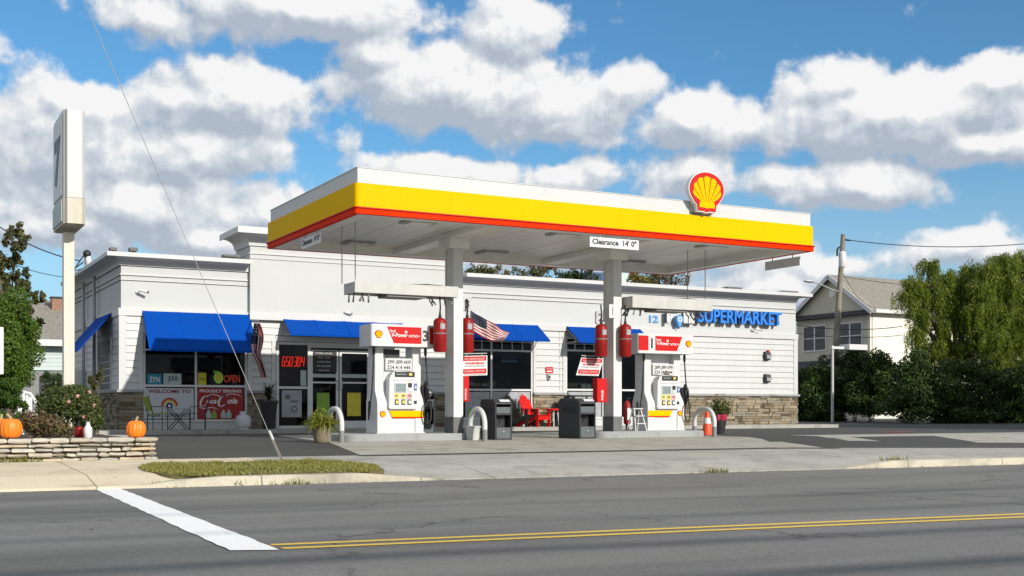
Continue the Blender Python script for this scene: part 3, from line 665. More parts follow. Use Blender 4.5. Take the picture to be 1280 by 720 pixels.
# islands
def isl(label, x0, x1):
    b = MB(); y0, y1, r = 23.1, 24.75, .3
    o = thing('pump_island', label, 'island', ((x0+x1)/2, (y0+y1)/2, 0), 0, 'raised pump islands')
    def rr(e, z): 
        hx, hy = (x1-x0)/2-e, (y1-y0)/2-e
        return [(sx*(hx-r)+r*math.cos(a), sy*(hy-r)+r*math.sin(a), z) for sx, sy, a0 in ((1,1,0),(-1,1,90),(-1,-1,180),(1,-1,270)) for a in [math.radians(a0+k*15) for k in range(7)]]
    L1, L2, L3 = rr(0, -.06), rr(0, .125), rr(.025, .15); n = len(L1)
    b.add(L1+L2+L3, [(k*n+i, k*n+(i+1) % n, (k+1)*n+(i+1) % n, (k+1)*n+i) for k in range(2) for i in range(n)]+[tuple(range(2*n, 3*n))]); b.build('slab', 'island', o, smooth=35)
    return o
isl('grey raised island carrying pump 3 and the left column', W(432,548,Y=23.1).x, W(596,548,Y=23.1).x)
isl('grey raised island carrying pump 1 and the right column', W(748,546,Y=23.1).x, W(886,546,Y=23.1).x)
# ------------------------------------------------------------------ fuel pumps
def pump(label, cx, s, num):
    """s = -1: emblem end on the left, +1: on the right"""
    t = thing('fuel_pump', label, 'fuel pump', (cx, 23.5, .15), 0, 'white fuel dispensers')
    side = [(0, 0), (0, .62)]
    for i in range(9):
        k = i/8; side.append((.15*(k*k*(3-2*k)), .62+.36*k))
    side += [(.15, 1.87), (.55, 1.87), (.55, .98), (.66, .7), (.66, 0)]
    b = MB(); 
    b.prism(side, 'x', -.54, -.34); b.prism(side, 'x', .34, .54)
    b.prism([(y+.02, z) for y, z in side[:2]]+[(y+.02, z) for y, z in side[2:11]]+[(.17, 1.62), (.52, 1.62), (.52, .98), (.63, .7), (.63, 0)], 'x', -.338, .338)
    b.build('body', 'pump_white', t, bevel=.012)
    b = MB(); b.box(-.56, .56, -.02, .68, -.002, .03); b.build('plinth', 'pump_grey', t, bevel=.005)
    b = MB(); b.box(-.31, .31, .11, .168, 1.36, 1.625); pp = b.build('price_panel', 'pump_white', t, bevel=.006)
    b = MB()
    for i, sx in enumerate((-.19, .0, .19)):
        b.text(('.2999', '.3899', '.4439')[i] if num == '3' else ('.2899', '.3899', '.4799')[i], sx, 1.50, .1095, w=.175, h=.085, bold=.01)
        b.text(('224', '414', '444')[i] if num == '3' else ('224', '344', '144')[i], sx, 1.385, .1095, w=.16, h=.085, bold=.01)
    b.build('price_digits', 'digit', pp)
    # see-through gap with its small dark display
    if num == '3':
        b = MB(); b.box(-.32, .06, .2, .26, 1.66, 1.82); b.build('display_box', 'black', t, bevel=.006)
    else:
        b = MB(); b.box(-.335, .335, .3, .34, 1.63, 1.86); b.build('back_panel', 'pump_white', t)
    # console
    b = MB(); b.prism([(x, z) for x, z in [(-.30, .55)]+[(-.27+0, .52)]+[(.33, .52), (.36, .55), (.36, 1.28), (.34, 1.33), (-.12, 1.35), (-.22, 1.3), (-.29, 1.18)]], 'y', -.055, .16); b.build('console', 'pump_white', t, bevel=.018)
    co_ = MB(); co_.box(-.16, .30, -.075, -.05, 1.22, 1.33); hd = co_.build('display', 'black', t, bevel=.006)
    b = MB(); b.box(.16, .23, -.082, -.0755, 1.25, 1.30); b.build('lit_label', 'label_yellow', hd)
    b = MB(); b.box(-.135, .09, -.080, -.0755, 1.262, 1.288); b.build('readout', 'screen', hd)
    b = MB(); b.box(-.2, .33, -.064, -.0551, 1.14, 1.185); b.build('shelf', 'pump_grey', t)
    b = MB(); b.box(-.17, .11, -.07, -.0551, .88, 1.09); q = b.build('screen_frame', 'pump_grey', t, bevel=.004)
    b = MB(); b.box(-.15, .09, -.0745, -.0705, .90, 1.075); b.build('screen', 'screen', q)
    b = MB(); b.box(.15, .23, -.08, -.0551, 1.0, 1.09); b.build('card_reader', 'black', t, bevel=.004)
    b = MB(); b.box(.14, .25, -.07, -.0551, .90, .98); b.build('key_panel', 'pump_grey', t, bevel=.003)
    b = MB(); b.box(.285, .355, -.07, -.0551, .93, 1.08); q = b.build('tap_reader', 'label_blue', t, bevel=.004)
    b = MB(); b.box(.30, .34, -.073, -.0705, .97, 1.03); b.build('tap_mark', 'pump_grey', q)
    for i, sx in enumerate((-.12, .035, .175)):
        b = MB(); b.box(sx-.058, sx+.058, -.066, -.0551, .755, .865); q = b.build('grade_label', 'label_yellow' if i < 2 else 'label_pink', t)
        b = MB(); b.text(('87', '89', '93')[i], sx, .785, -.0665, h=.055, bold=.02); b.build('lettering', 'digit', q)
        b = MB(); b.box(sx-.045, sx+.045, -.066, -.0551, .62, .735); q = b.build('grade_button', 'digit', t, bevel=.003)
        b = MB(); b.box(sx-.022, sx+.034, -.069, -.0665, .645, .71); b.build('button_cap', 'label_yellow' if i < 2 else 'letter_white', q)
    b = MB(); b.box(.285, .35, -.066, -.0551, .64, .71); b.build('receipt_slot', 'black', t)
    # stripes low on the cabinet
    def slant(x0, x1, z0, z1, k, y0, y1):
        return [(x0 if k > 0 else x0+k*0, z0), (x1, z0), (x1, z1), (x0, z1)]
    b = MB()
    if s < 0: b.prism([(-.2, .36), (.53, .36), (.53, .49), (-.27, .49)], 'y', -.004, -.0005)
    else: b.prism([(-.53, .36), (.12, .36), (.2, .49), (-.53, .49)], 'y', -.004, -.0005)
    b.build('yellow_stripe', 'yellow', t)
    b = MB()
    if s < 0: b.prism([(-.185, .33), (.53, .33), (.53, .359), (-.2, .359)], 'y', -.004, -.0005)
    else: b.prism([(-.53, .33), (.1, .33), (.119, .359), (-.53, .359)], 'y', -.004, -.0005)
    b.build('red_stripe', 'red', t)
    b = MB(); emblem(b, s*.42, .345, .145, -.001, .003); b.build('emblem', ['sign_red', 'sign_red', 'yellow'], t)
    # hood with the grade name
    xo, xi = s*.74, -s*.92; x0, x1 = min(xo, xi), max(xo, xi)
    b = MB(); r = .05
    pts = [(sx*((x1-x0)/2-r)+(x0+x1)/2+r*math.cos(a), sy*(.36-r)+.22+r*math.sin(a)) for sx, sy, a0 in ((1,1,0),(-1,1,90),(-1,-1,180),(1,-1,270)) for a in [math.radians(a0+k*18) for k in range(6)]]
    b.prism(pts, 'z', 1.872, 2.34); hd = b.build('hood', 'pump_white', t, smooth=35)
    b = MB(); b.prism([(x*.985, y) for x, y in pts], 'z', 1.868, 1.8719); b.build('hood_trim', 'pump_grey', hd)
    yh = .22-.36
    a, c_ = s*.38, -s*.42
    b = MB(); b.prism([(a, 2.29), (c_, 2.29), (c_, 1.935), (s*.22, 1.935)], 'y', yh-.004, yh-.0005); b.prism([(-s*.62, 2.29), (-s*.90, 2.29), (-s*.90, 1.935), (-s*.62, 1.935)], 'y', yh-.004, yh-.0005)
    b.build('red_panel', 'sign_red', hd)
    b = MB(); b.text('Shell', -.25 if s < 0 else -.33, 2.17, yh-.0045, h=.055, bold=.015, m=0)
    b.text('V-Power', -.09 if s < 0 else -.2, 2.07, yh-.0045, w=.37, h=.085, bold=.03, shear=.15); b.text('NITRO+', .25 if s < 0 else .14, 2.07, yh-.0045, w=.26, h=.055, bold=.02, shear=.15); b.prism(circ(.06*-s, 2.18, .03, 12), 'y', yh-.007, yh-.0045)
    b.build('lettering', 'letter_white', hd)
    b = MB(); b.text(num, -s*.52, 1.99, yh-.0005, h=.24, bold=.03); b.build('number', 'digit', hd)
    b = MB(); emblem(b, s*.57, 2.03, .18, yh-.0005, .003); b.build('emblem', ['sign_red', 'sign_red', 'yellow'], hd)
    # nozzles and hoses
    for sd in (1, -1):
        x = sd*.545
        if sd == 1:
            b = MB(); b.box(x-.002, x+.075, .02, .24, .58, 1.06); nb_ = b.build('nozzle_boot', 'black', t, bevel=.015)
            b = MB(); b.tube([(x+.05, .02, .66), (x+.06, -.04, .85), (x+.06, -.05, 1.0), (x+.05, .04, 1.12), (x+.04, .1, 1.02)], [.022, .03, .035, .028, .016], 10)
            b.tube([(x+.06, -.09, .98), (x+.06, -.11, .85), (x+.06, -.07, .74), (x+.055, -.0, .68)], .012, 8)
            b.build('nozzle', 'black', t, smooth=True)
        b = MB()
        if sd == 1:
            b.tube([(x+.08, .1, 1.87), (x+.09, .1, 1.6), (x+.11, .08, 1.2), (x+.15, .04, .8), (x+.17, .0, .5), (x+.15, -.03, .3), (x+.08, -.06, .2), (x+.0, -.08, .24), (x-.05, -.085, .42), (x-.02, -.08, .6), (x+.05, -.04, .68)], .017, 8)
        else:
            b.tube([(x-.03, .12, 1.87), (x-.04, .12, 1.5), (x-.06, .14, 1.0), (x-.09, .2, .5), (x-.08, .3, .3), (x-.04, .4, .4), (x-.02, .42, .7)], .017, 8)
        h = b.build('hose', 'rubber', t, smooth=True)
        b = MB(); b.lathe([(.012, 1.68), (.03, 1.7), (.034, 1.8), (.026, 1.868)], 12, 0, (x+.08 if sd > 0 else x-.03, .1 if sd > 0 else .12, 0)); b.build('breakaway', 'black', h, smooth=40)
    if num == '1':
        b = MB()
        for k in range(14): b.ball((rnd.uniform(-.0, .18), .09, 1.38+rnd.uniform(0, .06)), .018, 0, 6, 4)
    return t
pump('fuel pump numbered 3 with its yellow emblem at the hood left end', 9.98, -1, '3')
pump('fuel pump numbered 1 with its yellow emblem at the hood right end', 16.98, 1, '1')
sb = MB(); 
for k in range(22): 
    a = rnd.uniform(0, 2*PI); sb.ball((.1*rnd.random()*math.cos(a), .02*math.sin(a), rnd.uniform(0, .09)), rnd.uniform(.015, .03), 0, 6, 4)
tag(sb.build('dried_posy', 'wood', loc=(16.98+.1, 23.6, 1.505)), 'small tan bunch resting on the top of the pump 1 console', 'ornament')
# fire suppression: bars, rods, nozzles, red cylinders
def supbar(label, x0, x1, y0, y1, z0, z1, rods, flip):
    t = thing('suppression_bar', label, 'sprinkler bar', ((x0+x1)/2, (y0+y1)/2, z0), 0, 'fire suppression bars under the canopy')
    hx, hy, hh = (x1-x0)/2, (y1-y0)/2, z1-z0
    b = MB(); b.box(-hx, hx, -hy, -hy+.05, 0, hh).box(-hx, hx, hy-.05, hy, 0, hh).box(-hx, hx, -hy+.05, hy-.05, hh-.05, hh-.003).box(-hx, -hx+.05, -hy+.05, hy-.05, 0, hh-.051).box(hx-.05, hx, -hy+.05, hy-.05, 0, hh-.051)
    b.build('housing', 'bar_grey', t, bevel=.006)
    b = MB(); b.box(-.45, .45, -hy+.06, hy-.06, -.05, .03); b.build('light_panel', 'grey_paint', t, bevel=.01)
    for rx, ry in rods:
        b = MB(); b.tube([(rx-t.location.x, ry-t.location.y, hh-.02), (rx-t.location.x, ry-t.location.y, 4.57-z0)], .011, 8); b.build('rod', 'galv', t)
    for ex_, n in ((-1, 7), (1, 6)):
        for i in range(n):
            a = rnd.uniform(-.5, .5); bx = ex_*(hx-.1-rnd.random()*.45); by = rnd.uniform(-hy, hy)*.9
            b = MB(); b.tube([(bx, by, .03), (bx+.02*ex_, by, -.04), (bx+ex_*rnd.uniform(-.02, .12), by-.05+a*.1, -.16)], [.014, .014, .02], 7); b.build('nozzle', 'grey_paint', t)
    b = MB(); b.tube([(hx*.0, 0, hh+.02), (hx*.5, .03, hh+.05), (hx*.8, .05, hh+.04), (hx*.98, .02, hh)], .013, 6)
    b.build('conduit', 'black', t, smooth=True)
supbar('grey sprinkler bar hung over pump 3 beside the left column', 8.72, 11.1, 22.95, 23.6, 3.09, 3.32, [(W(429.5,330,Y=23.3).x, 23.4), (W(444,330,Y=23.1).x, 23.1)], 0)
supbar('grey sprinkler bar hung over pump 1 beside the right column', 15.62, 17.98, 22.95, 23.6, 3.06, 3.33, [(W(859.5,330,Y=23.4).x, 23.4), (W(883,330,Y=23.1).x, 23.15)], 1)
def cyl(label, px, Y, ztop, z0):
    p = W(px, 420, Y=Y); t = thing('suppression_cylinder', label, 'fire cylinder', (p.x, Y, z0), 0, 'red fire suppression cylinders')
    h = ztop-z0; r = .145
    b = MB(); b.lathe([(.03, 0), (r*.8, .0), (r, .04), (r, h-.1), (r*.9, h-.05), (r*.55, h-.015), (.035, h)], 24); bd = b.build('tank', 'cyl_red', t, smooth=40)
    b = MB(); b.lathe([(r+.004, h*.52), (r+.004, h*.55)], 24); b.build('band', 'grey_paint', bd, smooth=40)
    b = MB(); b.lathe([(.035, h), (.035, h+.05), (.022, h+.06), (.022, h+.12)], 10); b.build('valve', 'black', t, smooth=40)
    b = MB(); 
    for i in range(5): b.prism([(-.055+i*.022, h*.66), (-.033+i*.022, h*.66), (-.033+i*.022, h*.82), (-.055+i*.022, h*.82)], 'y', -math.sqrt(max(0, (r+.003)**2-(-.044+i*.022)**2))-.003, -math.sqrt((r+.003)**2-(-.044+i*.022)**2)+.004)
    b.build('data_label', 'poster_grey', t)
    b = MB(); b.tube([(0, 0, h+.1), (.01, 0, h+.25), (.0, .02, 3.12-z0)], .018, 8); b.build('feed_pipe', 'black', t, smooth=True)
    return t
cyl('red cylinder hung on the left side of the left column', 550, 23.15, W(550,397,Y=23.15).z, W(550,440,Y=23.15).z)
cyl('red cylinder hung on the right side of the left column', 584, 23.45, W(584,397,Y=23.45).z, W(584,441,Y=23.45).z)
cyl('red cylinder hung on the left side of the right column', 751.5, 23.3, W(751.5,405,Y=23.3).z, W(751.5,446,Y=23.3).z)
cyl('red cylinder hung on the right side of the right column', 781.5, 23.15, W(781.5,405,Y=23.15).z, W(781.5,446,Y=23.15).z)
# red extinguisher boxes on the columns
def fbox(label, x0, x1, y0, y1, Y):
    a = W(x0, y1, Y=Y); c = W(x1, y0, Y=Y); t = thing('extinguisher_box', label, 'fire box', (a.x, Y, a.z), 0, 'red extinguisher boxes on the columns')
    ww, hh = c.x-a.x, c.z-a.z
    b = MB(); b.box(0, ww, 0, .2, 0, hh); b.build('case', 'sign_red', t, bevel=.012)
    b = MB(); b.text('FIRE', ww*.62, hh*.3, -.0005, w=hh*.42, h=ww*.22, rot=PI/2, bold=.02); b.build('lettering', 'letter_white', t)
    b = MB(); b.box(.02, ww-.02, -.004, -.0005, hh*.93, hh*.95); b.build('hinge_line', 'cyl_red', t)
fbox('red extinguisher box on the right side of the left column', 577.5, 586.5, 470, 502, 23.45)
fbox('red extinguisher box on the left side of the right column', 746.5, 759, 473, 503, 23.4)
def warn(label, pts, Y):
    P = [W(x, y, Y=Y) for x, y in pts]; o = P[0]
    t = thing('warning_sign', label, 'sign', o, 0, 'warning signs beside the columns')
    wv_ = P[1]-o; hv = P[3]-o; ang = math.atan2(wv_.z, wv_.x); ww = wv_.length; hh = abs(hv.z)
    sk = hv.x/hv.z
    def tr(b):
        b.v = [(x+z*sk, y, z+x*math.tan(ang)) for x, y, z in b.v]; return b
    b = MB(); b.box(0, ww, -.006, .006, 0, hh); tr(b).build('panel', 'letter_white', t)
    b = MB(); b.box(ww*.04, ww*.96, -.009, -.0065, hh*.74, hh*.96).box(ww*.04, ww*.96, -.009, -.0065, hh*.1, hh*.34); b.text('WARNING', ww/2, hh*.56, -.0065, w=ww*.75, h=hh*.12, bold=.04); tr(b).build('red_band', 'sign_red', t)
    b = MB(); b.text('FULL SERVICE ISLAND', ww/2, hh*.79, -.0095, w=ww*.78, h=hh*.1, bold=.0); b.text('NO SMOKING  STOP MOTOR', ww/2, hh*.17, -.0095, w=ww*.78, h=hh*.1, bold=.0); tr(b).build('lettering', 'letter_white', t)
    b = MB()
    for k in range(2): b.text('NO SELF SERVICE BY CUSTOMERS ALLOWED', ww/2, hh*(.44+.05*k), -.0065, w=ww*.8, h=hh*.025)
    b.text('TURN OFF ENGINE NO OPEN FLAMES', ww/2, hh*.035, -.0065, w=ww*.8, h=hh*.03); tr(b).build('small_print', 'digit', t)
    b = MB(); b.bar((ww*.0, .02, hh+.05), (ww*1.0, .02, hh+.05), .02, .02); b.bar((ww*.2, .02, hh-.02), (ww*.2, .02, hh+.05), .012, .012, 0, (1,0,0)); b.bar((ww*.8, .02, hh-.02), (ww*.8, .02, hh+.05), .012, .012, 0, (1,0,0)); tr(b).build('hanger', 'galv', t)
warn('upright red and white warning sign beside the left column', [(577,470), (609,469), (609,444), (577,445)], 23.75)
warn('tilted red and white warning sign beside the right column', [(720,469), (748,470), (754.5,447), (726.5,447)], 23.6)
# bollards, bins and small things round the islands
def bollard(label, X, Ya, Yb):
    t = thing('bollard', label, 'bollard', (X, (Ya+Yb)/2, 0), 0, 'U-shaped white pipe bollards'); h = (Yb-Ya)/2; r = .055; zt = .68
    R_ = min(h, .34); arc = [(0, -h+R_-R_*math.cos(a) if a <= PI/2 else h-R_-R_*math.cos(a), zt-R_+R_*math.sin(a)) for a in [PI*i/16 for i in range(17)]]
    b = MB(); b.tube([(0, -h, .24)]+arc+[(0, h, .24)], r, 14); b.build('pipe', 'white', t, smooth=60)
    for yy in (-h, h):
        b = MB(); zz = zg(X, t.location.y+yy); b.tube([(0, yy, zz-.03), (0, yy, .24)], r+.003, 14); b.build('foot_sleeve', 'grey_paint', t, smooth=60)
bollard('U-shaped white bollard beside the fern pot', W(427,540,Y=22.75).x, 22.75, 23.55)
bollard('U-shaped white bollard between the left island and the first bin', W(606,540,Y=22.45).x, 22.45, 23.15)
bollard('U-shaped white bollard in front of the traffic cone', W(893,540,Y=23.2).x, 23.2, 24.0)
def bin_(label, x, y, w_, d, h, rz=0):
    t = thing('service_bin', label, 'trash bin', (x, y, zg(x, y)), rz, 'dark grey service bins')
    e = .035
    b = MB(); b.box(0, e, 0, d, 0, h*.86).box(w_-e, w_, 0, d, 0, h*.86).box(e, w_-e, d-e, d, 0, h*.86).box(e, w_-e, .0, d-e, 0, .03).box(e, w_-e, 0.005, .12, h*.60, h*.64)
    b.prism([(0, h*.861), (-.0, h*.90), (.14, h), (d-.06, h), (d, h*.93), (d, h*.861)], 'x', 0, w_)
    b.build('shell', 'bin_dark', t, bevel=.015)
    b = MB(); b.box(e+.002, w_-e-.002, .004, .05, .03, h*.30); lp = b.build('lower_panel', 'bin_grey', t, bevel=.006)
    b = MB(); b.lathe([(.012, 0), (.012, .01)], 10); b.v = [(x_+w_*.5, .003-z_, h*.2+y_) for x_, y_, z_ in b.v]; b.build('latch', 'letter_white', lp)
    b = MB(); b.box(e+.002, w_-e-.002, .004, .1, h*.645, h*.80); b.build('drawer', 'bin_grey', t, bevel=.006)
    b = MB(); b.box(e+.002, w_-e-.002, .2, d-e-.002, .032, h*.6); b.build('liner', 'black', t)
    b = MB(); b.add([(w_*.34, .028, h*.925), (w_*.94, .028, h*.925), (w_*.94, .105, h*.982), (w_*.34, .105, h*.982)], [(0,1,2,3)]); b.v = [(x_, y_-.002, z_+.003) for x_, y_, z_ in b.v]; b.build('top_label', 'letter_white', t)
    b = MB(); b.box(-.004, .0, d*.2, d*.8, h*.64, h*.80); b.build('side_slot', 'black', t)
    b = MB(); b.tube([(w_*.62, .12, h*.84), (w_*.58, .1, h*.6), (w_*.55, .09, h*.45)], .012, 7); b.build('squeegee', 'rubber', t)
    return t
bin_('charcoal service bin beside the red garden chair, nearer the left column', W(619,545,Y=22.85).x, 22.85, .42, .74, .9)
bin_('charcoal service bin just left of the right column', W(724.5,545,Y=22.85).x, 22.85, .44, .95, .92)
bin_('charcoal service bin tucked behind pump 3', W(529,520,Y=24.3).x, 24.75, .5, .5, 1.12)
t = thing('bucket', 'grey washing bucket behind the middle bollard', 'bucket', (*W(591,548,Y=23.02).xy, 0)); t.location.z = zg(t.location.x, t.location.y)
b = MB(); b.lathe([(.13, 0), (.165, .27), (.18, .275), (.18, .31), (.155, .31), (.14, .05)], 20); b.build('pail', 'pump_grey' if 0 else 'bar_grey', t, smooth=40)
b = MB(); b.tube([(.18*math.cos(a), .05*math.sin(a)*0-.02, .3-.12*math.sin(a)) for a in [PI*i/8 for i in range(9)]], .006, 6); b.build('handle', 'metal', t)
t = thing('step_stool', 'small white metal step stool standing on the right island', 'step stool', (W(796,540,Y=23.32).x, 23.32, .15), .1)
b = MB()
for s_ in (-1, 1):
    b.bar((s_*.17, -.16, 0), (s_*.1, -.02, .52), .025, .025, 0, (1,0,0)); b.bar((s_*.17, .18, 0), (s_*.1, .04, .52), .02, .02, 0, (1,0,0))
b.build('frame', 'white', t)
b = MB(); b.box(-.15, .15, -.06, .08, .52, .545); b.build('top_step', 'white', t, bevel=.005)
for z_, y_ in ((.17, -.13), (.35, -.08)):
    b = MB(); b.box(-.14, .14, y_-.05, y_+.04, z_, z_+.02); b.build('tread', 'white', t)
t = thing('traffic_cone', 'orange traffic cone with pale band behind the right bollard', 'traffic cone', (*W(884,545,Y=24.3).xy, 0))
b = MB(); b.box(-.17, .17, -.17, .17, 0, .03); b.build('base', 'cone', t, bevel=.01)
b = MB(); b.lathe([(.14, .03), (.035, .68), (.025, .68)], 20); b.build('cone', 'cone', t, smooth=40)
b = MB(); b.lathe([(.099, .3), (.075, .45)], 20); b.v = [(x*1.03, y*1.03, z) for x, y, z in b.v]; b.build('reflective_band', 'letter_white', t, smooth=40)
# ------------------------------------------------------------------ the store
YF = 33.0
BX0, BX1, BYB = 5.82, 29.7, 41.5
TX0, TX1 = 9.35, 16.05
st = thing('store_building', 'long white clapboard store with stone base and raised middle parapet', 'building', (BX0, YF, 0))
o0 = st.location.copy()
def SB(): b = MB(); b.T = Matrix.Translation(-o0); return b
X = FX
# openings (x0, x1, z0, z1)
WB = (X(179), X(309), .32, 2.75)
WD = (X(344.5), X(482), .12, 2.62)
W3 = (X(566), X(666), .34, 3.02)
W4 = (X(707), X(800), .34, 3.02)
OPS = [WB, WD, W3, W4]
def cells(x0, x1, z0, z1):
    """x-ranges of x0..x1 that no opening takes at any height in z0..z1"""
    out = [(x0, x1)]
    for a, b_, c, d in OPS:
        if d <= z0+.005 or c >= z1-.005: continue
        nw = []
        for p, q in out:
            if b_ <= p or a >= q: nw.append((p, q)); continue
            if a > p: nw.append((p, a))
            if b_ < q: nw.append((b_, q))
        out = nw
    return out
# wall core
b = SB(); zs = sorted({0, .12, .32, .34, 2.62, 2.75, 3.02, 4.85})
for z0, z1 in zip(zs, zs[1:]):
    for p, q in cells(BX0+.03, BX1-.03, z0, z1): b.box(p, q, YF+.03, YF+.2, z0, z1)
b.box(BX0+.03, BX0+.2, YF+.2, BYB, 0, 4.85).box(BX1-.2, BX1-.03, YF+.2, BYB, 0, 4.85).box(BX0+.2, BX1-.2, BYB-.2, BYB, 0, 4.85)
b.build('wall', 'white_panel', st)
b = SB(); b.box(BX0+.2, BX1-.2, YF+.2, BYB-.2, 4.35, 4.5); b.build('flat_roof', 'roof_grey', st)
# clapboards as real lapped boards
b = SB(); ex = .2; z = 1.2
while z < 3.2:
    z1 = min(z+ex, 3.2)
    for p, q in cells(BX0+.16, BX1-.17, z, z1):
        if q-p > .03: b.prism([(YF+.029, z+.006), (YF-.03, z), (YF-.004, z1-.002), (YF+.029, z1)], 'x', p, q)
    b.prism([(BX0+.029, z), (BX0-.022, z), (BX0-.004, z1), (BX0+.029, z1)], 'y', YF+.14, BYB)
    z = z1
b.build('siding', 'siding', st)
# corner boards, band board, casing
b = SB()
b.box(BX0-.035, BX0+.155, YF-.035, YF+.0285, 1.2, 3.2).box(BX0-.035, BX0+.0285, YF+.0286, YF+.14, 1.2, 3.2)
b.build('corner_board', 'trim', st, bevel=.004); b = SB()
b.box(BX1-.165, BX1+.02, YF-.035, YF+.0285, 1.2, 3.2)
b.build('corner_board', 'trim', st, bevel=.004)
b = SB(); b.box(BX0-.05, TX0-.02, YF-.05, YF+.0285, 3.2, 3.4).box(TX0-.02, TX1+.02, YF-.17, YF+.0285, 3.205, 3.405).box(TX1+.02, BX1+.03, YF-.05, YF+.0285, 3.2, 3.4).box(BX0-.05, BX0+.0285, YF+.0286, BYB, 3.2, 3.4)
b.build('band_board', 'trim', st, bevel=.004)
b = SB(); b.box(BX0-.03, TX0, YF-.03, YF+.0285, 3.19, 3.2001).box(TX1, BX1, YF-.03, YF+.0285, 3.186, 3.1995); b.build('drip_edge', 'dark_trim', st)
for a, c, d, e in OPS:
    wd = .12; b = SB()
    for p, q in ((a-wd, a-.004), (c+.004, c+wd)):
        b = SB(); b.box(p, q, YF-.04, YF+.029, 1.2 if (a, c, d, e) != WD else .12, min(e+.05, 3.19)); b.build('window_casing', 'trim', st, bevel=.004)
    if e < 3: b = SB(); b.box(a-.004, c+.004, YF-.04, YF+.029, e+.002, e+.15); b.build('window_casing', 'trim', st, bevel=.004)
b = SB(); b.box(X(699.5)-.012, X(699.5)+.012, YF-.03, YF+.029, 1.2, 3.19); b.build('siding_joint', 'trim', st)
# upper panel mouldings
b = SB()
for zz, hh, dd in ((4.30, .035, .03), (4.165, .015, .012), (4.56, .05, .05)):
    b.box(BX0-dd+.03, TX0-.005, YF-dd+.03, YF+.0299, zz, zz+hh).box(TX1+.005, BX1-.03+dd*.3, YF-dd+.03, YF+.0299, zz, zz+hh).box(BX0-dd+.03, BX0+.0299, YF+.03, BYB, zz, zz+hh)
for zz, hh, dd in ((5.07, .035, .03), (4.94, .015, .012), (5.30, .05, .05)):
    b.box(TX0-dd, TX1+dd, YF-.12-dd, YF-.1201, zz, zz+hh).box(TX0-dd, TX0-.0001, YF-.12, YF+1.2, zz, zz+hh)
b.build('moulding', 'trim', st)
b = SB()
for zz in (4.292, 4.158, 4.552): b.box(BX0, TX0-.006, YF+.002, YF+.0299, zz, zz+.008).box(TX1+.006, BX1-.03, YF+.002, YF+.0299, zz, zz+.008).box(BX0+.002, BX0+.0299, YF+.03, BYB, zz, zz+.008)
for zz in (5.062, 4.933): b.box(TX0, TX1, YF-.135, YF-.1202, zz, zz+.008)
b.build('moulding_groove', 'dark_trim', st)
# raised middle parapet
b = SB(); b.box(TX0, TX1, YF-.12, YF+.0285, 3.4051, 4.86).box(TX0, TX1, YF-.12, YF+.25, 4.86, 5.55).box(TX0, TX0+.2, YF+.25, YF+1.4, 4.5, 5.55).box(TX1-.2, TX1, YF+.25, YF+1.4, 4.5, 5.55); b.build('raised_parapet', 'white_panel', st)
# cornices: a coved profile swept along the wall tops with mitred corners
def cornice(name, path, z0, prof, cap=True):
    b = SB(); n = len(path); P = [Vector(p) for p in path]; rows = []
    for i, p in enumerate(P):
        ds = []
        if i > 0: ds.append((P[i]-P[i-1]).normalized())
        if i < n-1: ds.append((P[i+1]-P[i]).normalized())
        ns = [Vector((d.y, -d.x)) for d in ds]; m_ = sum(ns, Vector((0, 0)))
        if len(ns) == 2: m_ = m_/(1+ns[0].dot(ns[1]))
        rows.append([(p.x+m_.x*o, p.y+m_.y*o, z0+h) for o, h in prof])
    k = len(prof); vs = [v for r in rows for v in r]
    fs = [(i*k+j, (i+1)*k+j, (i+1)*k+(j+1) % k, i*k+(j+1) % k) for i in range(n-1) for j in range(k)]
    fs += [tuple(range(k)), tuple((n-1)*k+j for j in range(k-1, -1, -1))]
    b.add(vs, fs); return b.build(name, 'trim', st)
cove = [(-.02, 0), (.045, 0), (.05, .03)]+[(.05+.3*(1-math.cos(a)), .03+.16*math.sin(a)) for a in [PI/2*i/6 for i in range(1, 7)]]+[(.40, .185), (.40, .165), (.43, .165), (.43, .27), (.40, .285), (-.2, .3), (-.2, .18), (-.02, .18)]
cornice('cornice', [(BX0+.03, BYB), (BX0+.03, YF+.03), (TX0-.004, YF+.03)], 4.59, cove)
cornice('cornice', [(TX1+.004, YF+.03), (BX1-.03, YF+.03), (BX1-.03, BYB)], 4.59, cove)
cv2 = [(o*1.12, h*1.55) for o, h in cove]
cornice('cornice', [(TX0, YF+1.4), (TX0, YF-.12), (TX1, YF-.12), (TX1, YF+1.4)], 5.335, cv2)
# stone base of ledger stones
def ledges(b, a0, a1, z0, z1, place, rr):
    z = z0
    while z < z1-.02:
        h = min(rr.uniform(.06, .12), z1-z); x = a0-rr.uniform(0, .2)
        while x < a1:
            l = rr.uniform(.16, .48); p, q = max(x, a0), min(x+l, a1)
            if q-p > .02: place(b, p+.002, q-.002, z+.002, z+h-.002, rr.uniform(.03, .085))
            x += l
        z += h
rr = random.Random(3); b = SB()
for p, q in cells(BX0-.02, BX1+.02, .3, 1.1):
    ledges(b, p, q, 0.0, 1.12, lambda b_, x0, x1, z0, z1, d: b_.box(x0, x1, YF-d, YF+.029, z0, z1), rr)
ledges(b, YF+.03, BYB, 0, 1.12, lambda b_, y0, y1, z0, z1, d: b_.box(BX0-d, BX0+.029, y0, y1, z0, z1), rr)
b.build('stone_base', 'ledge', st, bevel=.012, seg=1)
for p, q in cells(BX0-.1, BX1+.06, 1.0, 1.2):
    b = SB(); b.box(p, q, YF-.11, YF+.0288, 1.122, 1.198); b.build('stone_sill', 'island', st, bevel=.006)
b = SB(); b.box(BX0-.1, BX0+.0288, YF+.029, BYB, 1.122, 1.198); b.build('stone_sill', 'island', st, bevel=.006)
